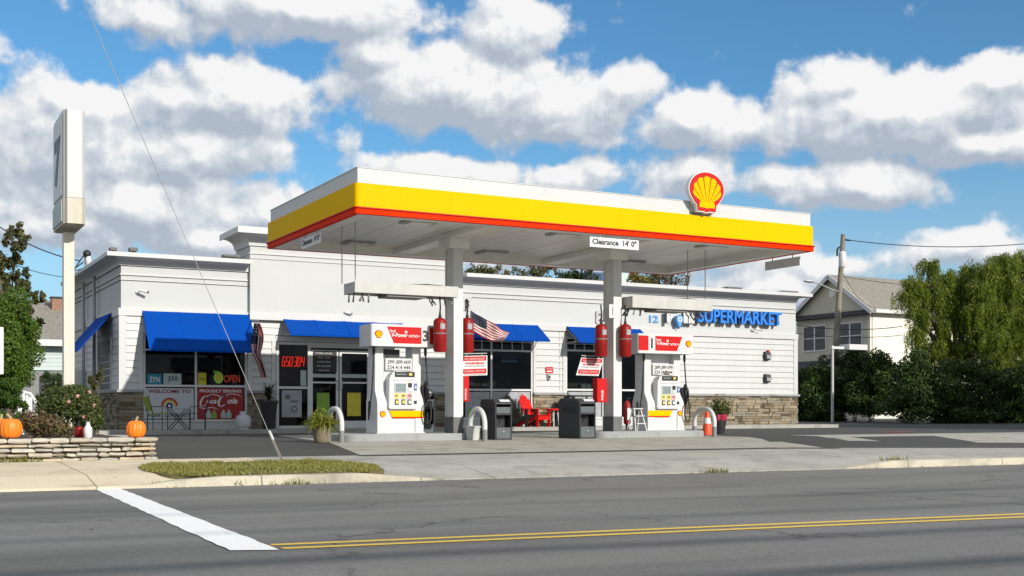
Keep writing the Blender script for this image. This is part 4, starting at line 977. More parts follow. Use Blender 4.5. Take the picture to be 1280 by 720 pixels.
# windows and doors: frame parts with panes
def frame(name, op, xs, zs, wd=.06, dep=.09, extra=(), mat='frame', skip=()):
    x0, x1, z0, z1 = op; b = SB(); y0, y1 = YF+.0, YF+dep
    for x in xs: b.box(x-wd/2, x+wd/2, y0, y1, z0, z1)
    for z in zs:
        es = sorted(xs)
        for p, q in zip(es, es[1:]): b.box(p+wd/2, q-wd/2, y0+.004, y1-.004, z-wd/2, z+wd/2)
    fr = b.build(name, mat, st)
    g = SB(); g.add([(x0+.01, YF+.05, z0+.01), (x1-.01, YF+.05, z0+.01), (x1-.01, YF+.05, z1-.01), (x0+.01, YF+.05, z1-.01)], [(0,1,2,3)])
    g.build('pane', 'glass', fr); return fr
h_ = .03
frame('window', WB, [WB[0]+h_, X(245), WB[1]-h_], [WB[2]+h_, FZ(245,482.5), WB[3]-h_])
f3 = frame('window', W3, [W3[0]+h_, X(614.5), W3[1]-h_], [W3[2]+h_, FZ(640,487.5), FZ(640,438.5), W3[3]-h_])
f4 = frame('window', W4, [W4[0]+h_, X(754), W4[1]-h_], [W4[2]+h_, FZ(755,487.5), FZ(755,439), W4[3]-h_])
for fr, op, cc in ((f3, W3, X(614.5)), (f4, W4, X(754))):
    b = SB()
    for p, q in ((op[0], cc), (cc, op[1])):
        for k in (1, 2, 3): x = lerp(p, q, k/4); b.box(x-.014, x+.014, YF+.005, YF+.04, FZ(640,438.5)+.031, op[3]-.06)
    zc = (FZ(640,438.5)+op[3])/2+.03; b.box(op[0]+.06, cc-.031, YF+.0045, YF+.0395, zc-.012, zc+.012).box(cc+.031, op[1]-.06, YF+.0045, YF+.0395, zc-.012, zc+.012)
    b.build('glazing_bar', 'frame', fr)
xd = [X(351), X(386.5), X(424), X(461), X(476)]
fd = frame('shopfront', WD, [WD[0]+.06, xd[1], X(463.5), WD[1]-.04], [WD[2]+.03, WD[3]-.05], wd=.08)
b = SB(); b.box(WD[0]+.1, xd[1]-.04, YF+.005, YF+.09, FZ(365,484.5)-.035, FZ(365,484.5)+.035).box(xd[1]+.04, X(463.5)-.04, YF+.006, YF+.09, FZ(420,434)-.03, FZ(420,434)+.04); b.build('mid_rail', 'frame', fd)
for (p, q, hx) in ((388.2, 423.2, 421.5), (424.6, 462, 426.5)):
    b = SB(); x0, x1 = X(p), X(q); zt = FZ(420,436.5)-.03
    b.box(x0, x0+.07, YF+.01, YF+.06, .15, zt).box(x1-.07, x1, YF+.01, YF+.06, .15, zt).box(x0+.07, x1-.07, YF+.01, YF+.06, .15, .32).box(x0+.07, x1-.07, YF+.01, YF+.06, zt-.09, zt)
    d = b.build('door', 'frame', st)
    b = SB(); b.box(x0+.07, x1-.07, YF+.012, YF+.05, FZ(420,478)-.03, FZ(420,478)+.02); b.build('push_bar', 'frame', d)
    b = SB(); hx = X(hx); z0, z1 = FZ(424,487), FZ(424,476); b.tube([(hx, YF+.01, z0), (hx, YF-.06, z0), (hx, YF-.06, z1), (hx, YF+.01, z1)], .014, 8); b.build('handle', 'metal', d)
    b = SB(); b.box(x0+.07, x1-.07, YF+.03, YF+.034, FZ(420,472), FZ(420,467.5)); b.build('mat_strip', 'poster_pale', d)
# interior: floor, back wall, ceiling, shelves with goods
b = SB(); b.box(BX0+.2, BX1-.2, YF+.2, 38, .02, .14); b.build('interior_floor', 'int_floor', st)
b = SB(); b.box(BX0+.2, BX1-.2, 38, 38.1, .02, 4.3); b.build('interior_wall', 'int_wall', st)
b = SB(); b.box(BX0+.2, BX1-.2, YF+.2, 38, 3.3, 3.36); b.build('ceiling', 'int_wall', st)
# awnings
def awning(name, x0, x1, zt, zb, p, y=YF, th=.02):
    b = SB(); nb = max(2, round((x1-x0)/.95)); NU, NV = nb*8, 6
    def sag(u, v): return .022*abs(math.sin(PI*u*nb))*math.sin(PI*v)+.006*math.sin(23*u+3*v)*v*(1-v)
    top = lambda u, v: Vector((lerp(x0, x1, u), lerp(y-.02, y-p, v), lerp(zt, zb, v)-sag(u, v)))
    b.grid(top, NU, NV); b.grid(lambda u, v: top(1-u, v)-Vector((0, 0, .025)), NU, NV)
    b.prism([(y-p, zb+.004), (y-p-.006, zb+.004), (y-p-.006, zb-.055), (y-p, zb-.055)], 'x', x0, x1)
    for k in range(nb+1):
        xx = lerp(x0+.012, x1-.012, k/nb); b.bar((xx, y-.02, zt+.004), (xx, y-p, zb+.004), .018, .006)
    o = b.build(name, 'awning', st)
    fr = SB()
    for xx in (x0+.03, (x0+x1)/2, x1-.03):
        fr.bar((xx, y-.04, zb+.0), (xx, y-p+.06, zb-.01), .025, .025)
        fr.bar((xx, y-.04, zt-.12), (xx, y-p+.06, zb-.0), .025, .025)
    fr.bar((x0+.03, y-p+.06, zb-.015), (x1-.03, y-p+.06, zb-.015), .025, .025)
    fr.build('awning_frame', 'galv', o); return o
ZT = 3.38
a1 = awning('awning', X(177.5), X(311.2), ZT, 2.27, .95)
awning('awning', X(352), X(500), ZT-.02, 2.80, .8)
awning('awning', X(575), X(671), ZT, 2.84, .85)
awning('awning', X(707), X(799), ZT, 2.84, .85)
# awning on the side wall (faces -X)
b = MB(); b.T = Matrix.Translation(-o0)
ya, yb = W(126, 440, X=BX0).y-1.1, W(118, 440, X=BX0).y+1.3
ya, yb = 34.0, 36.6
b.prism([(BX0-.02, ZT), (BX0-.95, 2.27), (BX0-.95, 2.25), (BX0-.93, 2.25), (BX0-.02, ZT-.03)], 'y', ya, yb); b.build('awning', 'awning', st)
b = SB(); b.box(BX0-.02, BX0+.029, 34.3, 36.3, .4, 2.6); b.build('side_door', 'dark_trim', st)
for yy in (34.24, 36.3): 
    b = SB(); b.box(BX0-.04, BX0+.029, yy, yy+.06, 1.2, 2.66); b.build('side_casing', 'trim', st)
for yy in (W(122, 400, X=BX0).y, W(108.5, 400, X=BX0).y):
    b = SB(); b.tube([(BX0-.1, yy, .1), (BX0-.1, yy, 4.62)], .05, 8); b.build('downpipe', 'galv', st, smooth=True)
b = SB(); yy = W(109, 400, X=BX0).y; b.box(BX0-.5, BX0-.03, yy+.3, yy+.9, .1, 1.9); b.build('side_locker', 'house_white', st, bevel=.01)
# goods shelves seen dimly through the glass
rs = random.Random(5)
goods = island('shop_goods', [(0,(.1,.02,.02)),(.2,(.3,.3,.3)),(.4,(.05,.12,.25)),(.6,(.3,.22,.05)),(.8,(.08,.2,.08)),(1,(.35,.33,.3))], .5, 0, 10, .2)
for i, (xa, xb) in enumerate(((WB[0]+.3, WB[1]-.3), (W3[0]+.2, W3[1]+.3), (W4[0], W4[1]+.4))):
    t = thing('store_shelf', ('goods shelf behind the corner window of the store', 'goods shelf behind the window left of the red garden chair', 'goods shelf behind the window next to the right column')[i], 'shelf', (xa, YF+1.6, .14), 0, 'goods shelves inside the store')
    b = MB(); 
    for z in (.0, .42, .84, 1.26, 1.6): b.box(0, xb-xa, 0, .4, z, z+.03)
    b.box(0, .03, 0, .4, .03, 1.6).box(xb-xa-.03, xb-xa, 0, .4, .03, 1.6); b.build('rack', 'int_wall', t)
    b = MB()
    for z in (.03, .45, .87, 1.29):
        x = .05
        while x < xb-xa-.25:
            ww = rs.uniform(.06, .2); hh = rs.uniform(.12, .33); 
            if rs.random() < .85: b.box(x, x+ww-.01, .05, .3, z, z+hh)
            x += ww
    o = b.build('goods', goods, t); o['kind'] = 'stuff'
# ------------------------------------------------------------------ posters and lit signs in the windows
def poster(label, x0, x1, y0, y1, mat, fn=None, yy=YF+.028, cat='poster', th=.004, name='poster', group=None):
    a = W(x0, y1, Y=YF); c = W(x1, y0, Y=YF); t = thing(name, label, cat, (a.x, yy, a.z), 0, group); ww, hh = c.x-a.x, c.z-a.z
    if mat:
        b = MB(); b.box(0, ww, -th, 0, 0, hh); b.build('sheet', mat, t)
    if fn: fn(t, ww, hh, -th-.0005)
    return t
def f_wel(t, w_, h, y):
    b = MB(); b.text('WELCOME TO', w_/2, h*.84, y, w=w_*.86, h=h*.12, bold=.03); b.build('heading', 'maroon', t)
    b = MB(); b.text('POINT LOOKOUT', w_/2, h*.06, y, w=w_*.86, h=h*.12, bold=.02); b.build('lettering', 'digit', t)
    for k, (r0, r1, mt) in enumerate(((.17, .2, 'maroon'), (.14, .17, 'cone'), (.11, .14, 'poster_yellow'))):
        b = MB(); o_ = circ(w_*.5, h*.42, h*r1*1.35, 20, 0, PI); i_ = circ(w_*.5, h*.42, h*r0*1.35, 20, 0, PI); n = len(o_)
        b.add([(x, y-.001, z) for x, z in o_]+[(x, y-.001, z) for x, z in i_], [(i, n+i, n+i+1, i+1) for i in range(n-1)]); b.build('rainbow', mt, t)
    b = MB(); b.prism(circ(w_*.5, h*.42, h*.11, 20), 'y', y-.001, y); b.build('badge', 'navy', t)
    b = MB(); b.prism(circ(w_*.5, h*.42, h*.045, 16), 'y', y-.003, y-.0012); b.build('badge_eye', 'letter_white', t)
poster('white welcome poster with maroon heading low in the corner window', 181, 242.5, 485.5, 523.5, 'poster_white', f_wel)
def f_coke(t, w_, h, y):
    b = MB(); b.text('PROUDLY SERVING', w_/2, h*.86, y, w=w_*.9, h=h*.1, bold=.03)
    def stroke(pts, r):
        n = len(pts)
        for i in range(n-1):
            (x0, z0), (x1, z1) = pts[i], pts[i+1]; dx, dz = x1-x0, z1-z0; l = math.hypot(dx, dz) or 1; r0, r1 = r*(.5+.5*math.sin(PI*(i+.4)/n)), r*(.5+.5*math.sin(PI*(i+1.4)/n)); nx, nz = -dz/l, dx/l
            b.add([((x0-nx*r0)*w_, y-.001, (z0-nz*r0)*h), ((x1-nx*r1)*w_, y-.001, (z1-nz*r1)*h), ((x1+nx*r1)*w_, y-.001, (z1+nz*r1)*h), ((x0+nx*r0)*w_, y-.001, (z0+nz*r0)*h)], [(0,1,2,3)])
    def C_(cx, cz, sx, sz, a0=60, a1=330): return [(cx+sx*math.cos(math.radians(a0+(a1-a0)*i/14))+.25*sz*math.sin(math.radians(a0+(a1-a0)*i/14)), cz+sz*math.sin(math.radians(a0+(a1-a0)*i/14))) for i in range(15)]
    stroke(C_(.15, .58, .075, .17, 50, 320), .02); stroke(C_(.555, .6, .085, .19, 50, 320), .022)
    stroke([(.2, .74), (.3, .8), (.42, .78), (.5, .72), (.56, .77), (.7, .82), (.88, .8), (.95, .72)], .013)
    stroke([(.02, .4), (.12, .34), (.3, .38), (.42, .34)], .014)
    b.text('oca', .3*w_, .5*h, y, w=.22*w_, h=.12*h, shear=.3, bold=.03); b.text('-', .435*w_, .56*h, y, w=.03*w_, h=.02*h)
    b.text('ola', .76*w_, .5*h, y, w=.22*w_, h=.19*h, shear=.3, bold=.03)
    b.build('lettering', 'letter_white', t)
    for x in (.24, .36, .56, .68):
        b = MB(); b.lathe([(.001, .03*h), (.055*w_, .03*h), (.058*w_, .16*h), (.03*w_, .23*h), (.022*w_, .29*h), (.001, .3*h)], 10); b.v = [(p[0]+x*w_, p[1]*.05+y-.004, p[2]) for p in b.v]; b.build('bottle_print', ('poster_pale', 'poster_green', 'poster_pale', 'poster_teal')[int(x*4) % 4], t)
poster('red soft drink poster with white script low in the corner window', 247, 304.5, 485.5, 524, 'poster_red', f_coke)
poster('small teal sign standing in the corner window', 184, 202.5, 467.5, 480.5, 'poster_teal', lambda t, w_, h, y: MB().text('ZYN', w_/2, h*.22, y, w=w_*.7, h=h*.5, bold=.02).build('lettering', 'letter_white', t))
poster('pale sign with dark letters standing in the corner window', 204.5, 227, 467, 480.8, 'poster_pale', lambda t, w_, h, y: MB().text('JUUL', w_*.55, h*.25, y, w=w_*.6, h=h*.52, bold=.02).build('lettering', 'digit', t))
poster('yellow sign standing in the corner window', 247.5, 258, 466, 481, 'poster_yellow', lambda t, w_, h, y: MB().box(w_*.15, w_*.85, y-.001, y, h*.35, h*.6).build('print', 'olive', t))
def f_lemon(t, w_, h, y):
    b = MB(); pts = [(w_*(.5+.42*math.cos(a)), h*(.45+.43*math.sin(a))) for a in [2*PI*i/20 for i in range(20)]]
    b.prism(pts, 'y', y-.002, y); b.build('fruit', 'neon_green', t)
    b = MB(); b.prism([(w_*(.5+.33*math.cos(a)), h*(.45+.34*math.sin(a))) for a in [2*PI*i/20 for i in range(20)]], 'y', y-.004, y-.0025); b.build('fruit_face', 'poster_yellow', t)
    b = MB(); b.prism([(0, h*.98), (w_*.1, h*.7), (w_*.35, h*.8), (w_*.5, h*.95)], 'y', y-.005, y-.003); b.build('leaf', 'poster_green', t)
poster('green lit fruit sign in the corner window', 266.5, 280.5, 463, 479.5, None, f_lemon, cat='neon sign', name='neon_sign')
poster('red lit OPEN sign in the corner window', 280.5, 300, 468, 479, None, lambda t, w_, h, y: MB().text('OPEN', w_/2, h*.1, y, w=w_, h=h*.8).build('lettering', 'neon_red', t), cat='neon sign', name='neon_sign')
SEG = {'0':'abcdef','3':'abgcd','4':'fgbc','5':'afgcd','6':'afgedc'}
def f_led(t, w_, h, y):
    b = MB()
    for i, ch in enumerate('650304'):
        x0 = w_*(i/6+.01+(.03 if i > 2 else 0)); dw = w_*.11; s_ = .12
        sg = {'a':(0,1,1,1),'d':(0,0,1,0),'g':(0,.5,1,.5),'f':(0,.5,0,1),'e':(0,0,0,.5),'b':(1,.5,1,1),'c':(1,0,1,.5)}
        for c_ in SEG[ch]:
            p = sg[c_]; b.bar((x0+p[0]*dw+p[1]*h*.12, y, p[1]*h), (x0+p[2]*dw+p[3]*h*.12, y, p[3]*h), .022, .03, 0, (0,1,0))
    b.build('digits', 'led', t)
poster('red lit number display in the window beside the doors', 352.5, 380, 446.5, 457.5, None, f_led, cat='led display', name='led_display')
def f_dim(t, w_, h, y):
    b = MB(); b.prism(circ(w_*.62, h*.3, w_*.16, 16), 'y', y-.001, y).prism(circ(w_*.3, h*.75, w_*.12, 14), 'y', y-.001, y).box(w_*.45, w_*.8, y-.001, y, h*.55, h*.62); b.build('print', 'bin_grey', t)
    b = MB(); b.prism(circ(w_*.62, h*.3, w_*.1, 16), 'y', y-.002, y-.0012); b.build('print_centre', 'poster_grey', t)
poster('grey and white advert below the lit number display', 352.5, 377.5, 488, 521.5, 'poster_grey', f_dim)
poster('green poster low in the left glass door', 396, 412, 491, 523, 'poster_green', None, YF+.008)
poster('yellow poster low in the right glass door', 434, 451, 491, 520, 'poster_yellow', None, YF+.008)
def f_hours(t, w_, h, y):
    b = MB()
    for k, s_ in enumerate(('STORE HOURS', 'MON - SUN', 'ATM INSIDE', 'NO SMOKING', 'WELCOME')): b.text(s_, w_*.45, h*(.85-.2*k), y, w=w_*(.7, .5, .55, .6, .45)[k], h=h*.07)
    b.build('lettering', 'letter_white', t)
poster('black notice with white lines at the top of the left glass door', 391.5, 421, 439, 465, 'black', f_hours, YF+.008)
poster('pale card hung in the window between the display and door', 376, 383, 463, 482, 'poster_pale', None)
for x0_, x1_, l_ in ((582, 612.5, 'left pane of the window left of the red chair'), (617, 663, 'right pane of the window left of the red chair'), (711, 752, 'window behind the black patio table')):
    poster('blue grey film low in the '+l_, x0_, x1_, 490, 523, 'poster_grey', lambda t, w_, h, y: MB().box(w_*.1, w_*.4, y-.001, y, 0, h*.35).box(w_*.6, w_*.75, y-.001, y, 0, h*.25).build('print', 'poster_green', t), group='blue grey window films')
poster('blue lit panel inside the window left of the red chair', 632, 652, 444, 452, 'label_blue', None, YF+.3)
# ------------------------------------------------------------------ shop sign lettering, lamps and cameras on the wall
YS = YF-.02
sg_ = thing('shop_sign', 'raised blue SUPERMARKET letters high on the right wall', 'sign', (X(921), YF, FZ(921,405.5)), 0)
b = MB(); wS = X(973.5)-X(869.5); b.text('SUPERMARKET', 0, 0, -.10, w=wS, h=FZ(921,388.5)-FZ(921,405.5), ext=.13, bold=.022); b.build('lettering', 'letter_blue', sg_)
b = MB(); b.box(-wS/2, wS/2, -.096, .03, .06, .16); b.build('raceway', 'bin_grey', sg_)
b = MB(); b.text('SUPERMARKET', 0, -.006, -.085, w=wS*1.006, h=(FZ(921,388.5)-FZ(921,405.5))*1.03, ext=.015, bold=.045); b.build('letter_return', 'bin_grey', sg_)
ps = thing('shop_sign', 'raised white letters with a blue map pin under the right bar', 'sign', (X(846), YF, FZ(846,404.5)), 0)
hP = FZ(846,391)-FZ(846,404.5)
b = MB(); b.text('P', X(833)-X(846), 0, -.1, h=hP, ext=.12, bold=.06); b.text('int', X(856.5)-X(846), 0, -.1, h=hP*1.0, w=X(864)-X(850.5), ext=.12, bold=.05)
b.build('lettering', 'letter_white', ps)
b = MB(); b.text('P', X(833)-X(846), -.015, -.085, h=hP*1.06, ext=.1, bold=.07); b.text('int', X(856.5)-X(846), -.015, -.085, h=hP*1.06, w=X(864.4)-X(850), ext=.1, bold=.06); b.build('letter_return', 'bin_grey', ps)
cxp = X(845)-X(846); b = MB(); b.prism(circ(cxp, hP*.36, hP*.37, 20, -PI/5, PI+PI/5)+[(cxp, -hP*.5)], 'y', -.23, -.03); pin = b.build('pin', 'letter_lblue', ps)
b = MB(); b.prism(circ(cxp, hP*.36, hP*.23, 16), 'y', -.236, -.2305); b.build('pin_ring', 'letter_white', pin)
b = MB(); b.prism(circ(cxp, hP*.36, hP*.12, 16), 'y', -.242, -.2365); b.build('pin_dot', 'letter_lblue', pin)
b = MB(); b.box(X(825)-X(846), X(836)-X(846), -.1, .03, FZ(846,388.5)-ps.location.z, FZ(846,385)-ps.location.z); tb = b.build('top_plate', 'letter_white', ps)
b = MB(); b.text('THE', X(830.5)-X(846), FZ(846,388)-ps.location.z, -.1005, w=.25, h=.06); b.build('top_lettering', 'letter_lblue', tb)
b = MB(); b.text('12', X(817.5)-X(817.5), 0, .02, w=X(823)-X(812), h=FZ(817,394)-FZ(817,403), ext=.03, bold=.03)
t12 = thing('house_number', 'small light blue number 12 high on the right wall', 'number', (X(817.5), YF, FZ(817,403)), 0); b.build('lettering', 'letter_lblue', t12)
def walllamp(label, px, py):
    t = thing('wall_lamp', label, 'wall lamp', (X(px), YF-.02, FZ(px,py)), 0, 'lamps on the right wall')
    b = MB(); b.prism([(-.0, .16), (-.13, .13), (-.17, -.02), (-.12, -.14), (0, -.16)], 'x', -.12, .12); b.build('housing', 'dark_trim', t, bevel=.015)
    b = MB(); b.box(-.09, .09, -.172, -.13, -.1, .02); b.build('lens', 'poster_grey', t)
walllamp('dark wall lamp with a red light, upper of the two by the right corner', 957, 445)
walllamp('dark wall lamp, lower of the two by the right corner', 957, 473)
b = MB(); b.box(-.11, -.03, -.1, -.02, .1, .2); tl = b.build('strobe', 'sign_red', loc=(X(958.5)+.2, YF-.02, FZ(957,445)))
tl.parent = bpy.data.objects['wall_lamp']; tl.location = (.12, 0, .0)
def camera_(label, px, py, sgn, Y=YF):
    t = thing('security_camera', label, 'camera', (X(px), YF-.0, FZ(px,py)), 0, 'security cameras on the wall')
    b = MB(); b.lathe([(.06, 0), (.06, .03), (.03, .05)], 12); b.v = [(x, .0-z, y) for x, y, z in b.v]; b.build('mount', 'letter_white', t, smooth=40)
    b = MB(); b.tube([(0, -.03, 0), (sgn*.05, -.16, .02), (sgn*.12, -.2, .03)], .02, 8); b.build('arm', 'letter_white', t)
    t.scale = (.75,)*3
    b = MB(); b.tube([(sgn*.05, -.19, .05), (sgn*.3, -.27, -.01)], .05, 12); bd = b.build('barrel', 'letter_white', t, smooth=40)
    b = MB(); b.tube([(sgn*.301, -.27, -.011), (sgn*.34, -.283, -.02)], .048, 12); b.build('hood', 'black', bd, smooth=40)
camera_('white security camera above the big corner awning', 172, 365, 1)
camera_('security camera at the right end of the SUPERMARKET sign', 940, 412.5, 1)
camera_('small camera above the awning over the doors', 427, 392, 1)
def roofbox(label, x0, x1, y0, y1, Y):
    a = W(x0, y1, Y=Y); c = W(x1, y0, Y=Y); t = thing('roof_floodlight', label, 'floodlight', ((a.x+c.x)/2, Y, a.z-.03), 0, 'floodlights on the cornice'); ww, hh = c.x-a.x, (c.z-a.z)*.85
    b = MB(); b.box(-ww/2, ww/2, -.1, .25, hh*.25, hh); b.build('housing', 'wood', t, bevel=.01)
    b = MB(); b.box(-ww*.3, ww*.3, 0, .1, -.03, hh*.25); b.build('bracket', 'grey_paint', t)
    b = MB(); b.box(-ww*.42, ww*.42, -.104, -.1005, hh*.4, hh*.9); b.build('lens', 'bin_grey', t)
roofbox('floodlight on the cornice at the far left corner', 137.5, 146, 307.5, 312.5, YF-.2)
roofbox('floodlight on the cornice above the white camera', 162, 172, 307.5, 313.5, YF-.2)
roofbox('floodlight on the cornice just left of the raised parapet', 279, 298, 317, 320.5, YF-.2)
roofbox('floodlight on top of the raised parapet near its left end', 308, 318, 283.5, 288, YF-.3)
roofbox('floodlight on the cornice above the letters of SUPERMARKET', 908, 926, 357.5, 362.5, YF-.2)
roofbox('floodlight on the cornice at the right end of the store', 977, 996, 362.5, 367, YF-.2)
t = thing('wall_plaque', 'small red and white plaque on the siding between two windows', 'sign', (X(686), YF-.03, FZ(686,466.5)))
b = MB(); b.box(-.14, .14, -.012, 0, 0, .2); b.build('plate', 'sign_red', t); b = MB(); b.box(-.1, .1, -.015, -.0125, .04, .08).text('NO PARKING', 0, .12, -.0125, w=.22, h=.04); b.build('lettering', 'letter_white', t)
t = thing('grey_case', 'small grey box under the red plaque', 'wall box', (X(685), YF-.03, FZ(685,475)))  # small grey case with a dark front piece
b = MB(); b.lathe([(.05, 0), (.07, .03), (.07, .16), (.05, .2)], 12); b.build('case', 'poster_grey', t, smooth=40); b = MB(); b.box(-.03, .03, -.08, -.066, .06, .13); b.build('case_front', 'black', t)
# service mast with insulators on the far left of the roof
t = thing('service_mast', 'service mast with dark insulators and wires on the store roof edge', 'mast', (W(107,330,X=BX0).x, W(100,338,X=BX0).y, 4.86))
pm = W(106, 322, Y=t.location.y)-t.location
b = MB(); b.tube([(pm.x, 0, -.3), (pm.x, 0, pm.z+.1)], .03, 8); b.build('pole', 'galv', t)
b = MB(); b.ball((pm.x+.06, -.05, pm.z+.12), .13, 0, 10, 7); b.build('weatherhead', 'black', t)
b = MB(); b.ball((pm.x+.1, -.08, pm.z-.1), .12, 0, 10, 7, (.8, .8, 1.5)); b.build('service_box', 'letter_white', t)
b = MB()
for k in range(4): b.tube([(pm.x-.05, 0, pm.z+.05-.2*k), (pm.x-.3-.08*k, -.1, pm.z-.35-.08*k), (pm.x-.45+.1*k, -.1, pm.z-.7)], .02, 6)
b.build('loop', 'black', t, smooth=True)
# ------------------------------------------------------------------ furniture and plants along the store front
def leaf_blade(b, base, d, ln, wd, droop, seg=4, m=0):
    base = Vector(base); d = Vector(d).normalized(); side = d.cross(Vector((0,0,1)))
    side = side.normalized() if side.length > .05 else Vector((1,0,0))
    p = base; vs = []; dd = d.copy()
    for i in range(seg+1):
        k = i/seg; ww = wd*(1-k)**.7*(.4+.6*min(1, k*3+.4))
        vs += [p-side*ww/2, p+side*ww/2]; p = p+dd*ln/seg; dd = (dd+Vector((0,0,-droop))/seg).normalized()
    b.add(vs, [(2*i, 2*i+1, 2*i+3, 2*i+2) for i in range(seg)], m)
def rdir(rr, up=-1.0):
    while True:
        v = Vector((rr.uniform(-1,1), rr.uniform(-1,1), rr.uniform(up,1)))
        if .05 < v.length < 1: return v.normalized()
def leaf(b, p, rr, s, m=0, flat=0.0, nrm=None):
    n = nrm if nrm is not None else rdir(rr)
    a = n.cross(rdir(rr)); 
    if a.length < .05: a = n.cross(Vector((1,0,0)))
    a.normalize(); c = n.cross(a); l = s*rr.uniform(.7, 1.3); w_ = l*rr.uniform(.35, .55)
    b.add([p-a*l/2, p+c*w_/2+n*l*.06, p+a*l/2, p-c*w_/2+n*l*.06], [(0,1,2,3)], m)
def clumps(b, cs, n, s, rr, shell=.55, m=0):
    """n leaves spread over clumps (centre, radii), thicker near each clump's outside"""
    tot = sum(r[0]*r[1]+r[1]*r[2]+r[0]*r[2] for c, r in cs)
    for c, r in cs:
        k = int(n*(r[0]*r[1]+r[1]*r[2]+r[0]*r[2])/tot)
        for _ in range(k):
            d = rdir(rr); q = shell+(1-shell)*rr.random()**.6
            q *= rr.uniform(.9, 1.12)
            p = Vector((c[0]+d.x*r[0]*q, c[1]+d.y*r[1]*q, c[2]+d.z*r[2]*q))
            leaf(b, p, rr, s, m, nrm=(d+rdir(rr)*.9).normalized())
def adir(label, x, y, z, rz, mat, group='garden chairs by the store'):
    t = thing('garden_chair', label, 'garden chair', (x, y, z), rz, group)
    # faces local +X
    b = MB()
    for i in range(6): k = i*.085; b.obox((.36-k+.0, 0, .36-k*.32), (.038, 0, -.012*-1), (0, .26, 0), (0, 0, .011))
    b.build('seat', mat, t)
    b = MB()
    for i in range(5):
        yy = (i-2)*.108; ln = .86-.06*abs(i-2)**1.5; a = Vector((-.12, yy*.85, .2)); d = Vector((-.42, yy*.25, .9)).normalized()
        b.obox(a+d*ln/2, d*ln/2, Vector((0, .049, 0)), d.cross(Vector((0,1,0)))*.011)
        b.obox(a+d*(ln+.02), d*.03, Vector((0, .036, 0)), d.cross(Vector((0,1,0)))*.0105)
    b.build('backrest', mat, t)
    for s_ in (-1, 1):
        b = MB(); b.box(-.42, .42, s_*.35-.07, s_*.35+.07, .55, .575); b.build('armrest', mat, t, bevel=.01)
        b = MB(); b.box(.30, .40, s_*.29-.015, s_*.29+.015, 0, .549); b.build('leg', mat, t)
        b = MB(); b.bar((.42, s_*.265, .34), (-.52, s_*.265, .03), .025, .11); b.build('leg', mat, t)
    b = MB(); b.box(.385, .405, -.28, .28, .22, .34); b.build('apron', mat, t)
    b = MB(); b.box(-.26, -.23, -.36, .36, .5, .549); b.build('back_rail', mat, t)
    return t
p = W(668, 527, z=.11); adir('red slatted garden chair beside the window', W(668,520,Y=32.25).x, 32.25, .11, -1.2, 'chair_red')
adir('black garden chair half hidden behind the red one', W(650,520,Y=32.55).x, 32.5, .11, -1.0, 'black')
adir('black garden chair reclined behind the charcoal bin', W(707,520,Y=32.5).x, 32.45, .11, -2.3, 'black')
t = thing('side_table', 'small round red table on a pale leg next to the red chair', 'table', (W(692,520,Y=32.2).x, 32.2, .11))
b = MB(); b.lathe([(.02, .5), (.2, .5), (.24, .52), (.24, .55), (.22, .57), (.02, .57)], 20); b.build('tabletop', 'chair_red', t, smooth=40)
for a in (0, 2.1, 4.2):
    b = MB(); b.bar((.15*math.cos(a), .15*math.sin(a), .5), (.19*math.cos(a), .19*math.sin(a), 0), .03, .03); b.build('leg', 'pump_grey', t)
t = thing('patio_table', 'black patio table in front of the window by the right column', 'table', (W(727,520,Y=32.2).x, 32.2, .11))
b = MB(); b.box(-.5, .42, -.3, .3, .95, 1.0); b.build('tabletop', 'black', t, bevel=.01)
for sx in (-.42, .34):
    for sy in (-.24, .24):
        b = MB(); b.box(sx-.02, sx+.02, sy-.02, sy+.02, 0, .95); b.build('leg', 'black', t)
t = thing('cooler_box', 'dark red cooler box under the black patio table', 'cooler', (W(731,520,Y=32.3).x, 32.3, .11))
b = MB(); b.box(-.18, .2, -.2, .2, 0, .62); b.build('box', 'cyl_red', t, bevel=.02); b = MB(); b.box(-.19, .21, -.21, .21, .621, .7); b.build('lid', 'black', t, bevel=.015)
t = thing('ice_stack', 'stack of pale green packs inside the window by the right column', 'packs', (W(736,486,Y=33.5).x, 33.5, .14))
for i in range(3):
    for j in range(3):
        b = MB(); b.box(-.3+.21*i, -.105+.21*i, 0, .25, .85+.17*j, 1.01+.17*j); b.build('pack', 'poster_pale', t, bevel=.01)
b = MB(); b.box(-.34, .34, -.02, .3, 0, .849); b.build('shelf', 'int_wall', t)
t = thing('fire_extinguisher', 'red extinguisher with white label on a black stand near pump 1', 'fire extinguisher', (W(784,520,Y=29.5).x, 29.5, 0))
b = MB(); b.lathe([(.09, .22), (.11, .26), (.11, .78), (.07, .88), (.03, .92)], 18); b.build('tank', 'cyl_red', t, smooth=40)
b = MB(); b.box(-.07, .07, -.118, -.1, .34, .7); b.build('data_label', 'letter_white', t)
b = MB(); b.tube([(0, 0, .92), (.0, 0, .97), (.1, -.04, 1.0)], .02, 8); b.build('handle', 'black', t)
b = MB(); b.lathe([(.15, 0), (.15, .04), (.05, .06), (.05, .2), (.11, .219)], 16); b.build('stand', 'black', t, smooth=40)
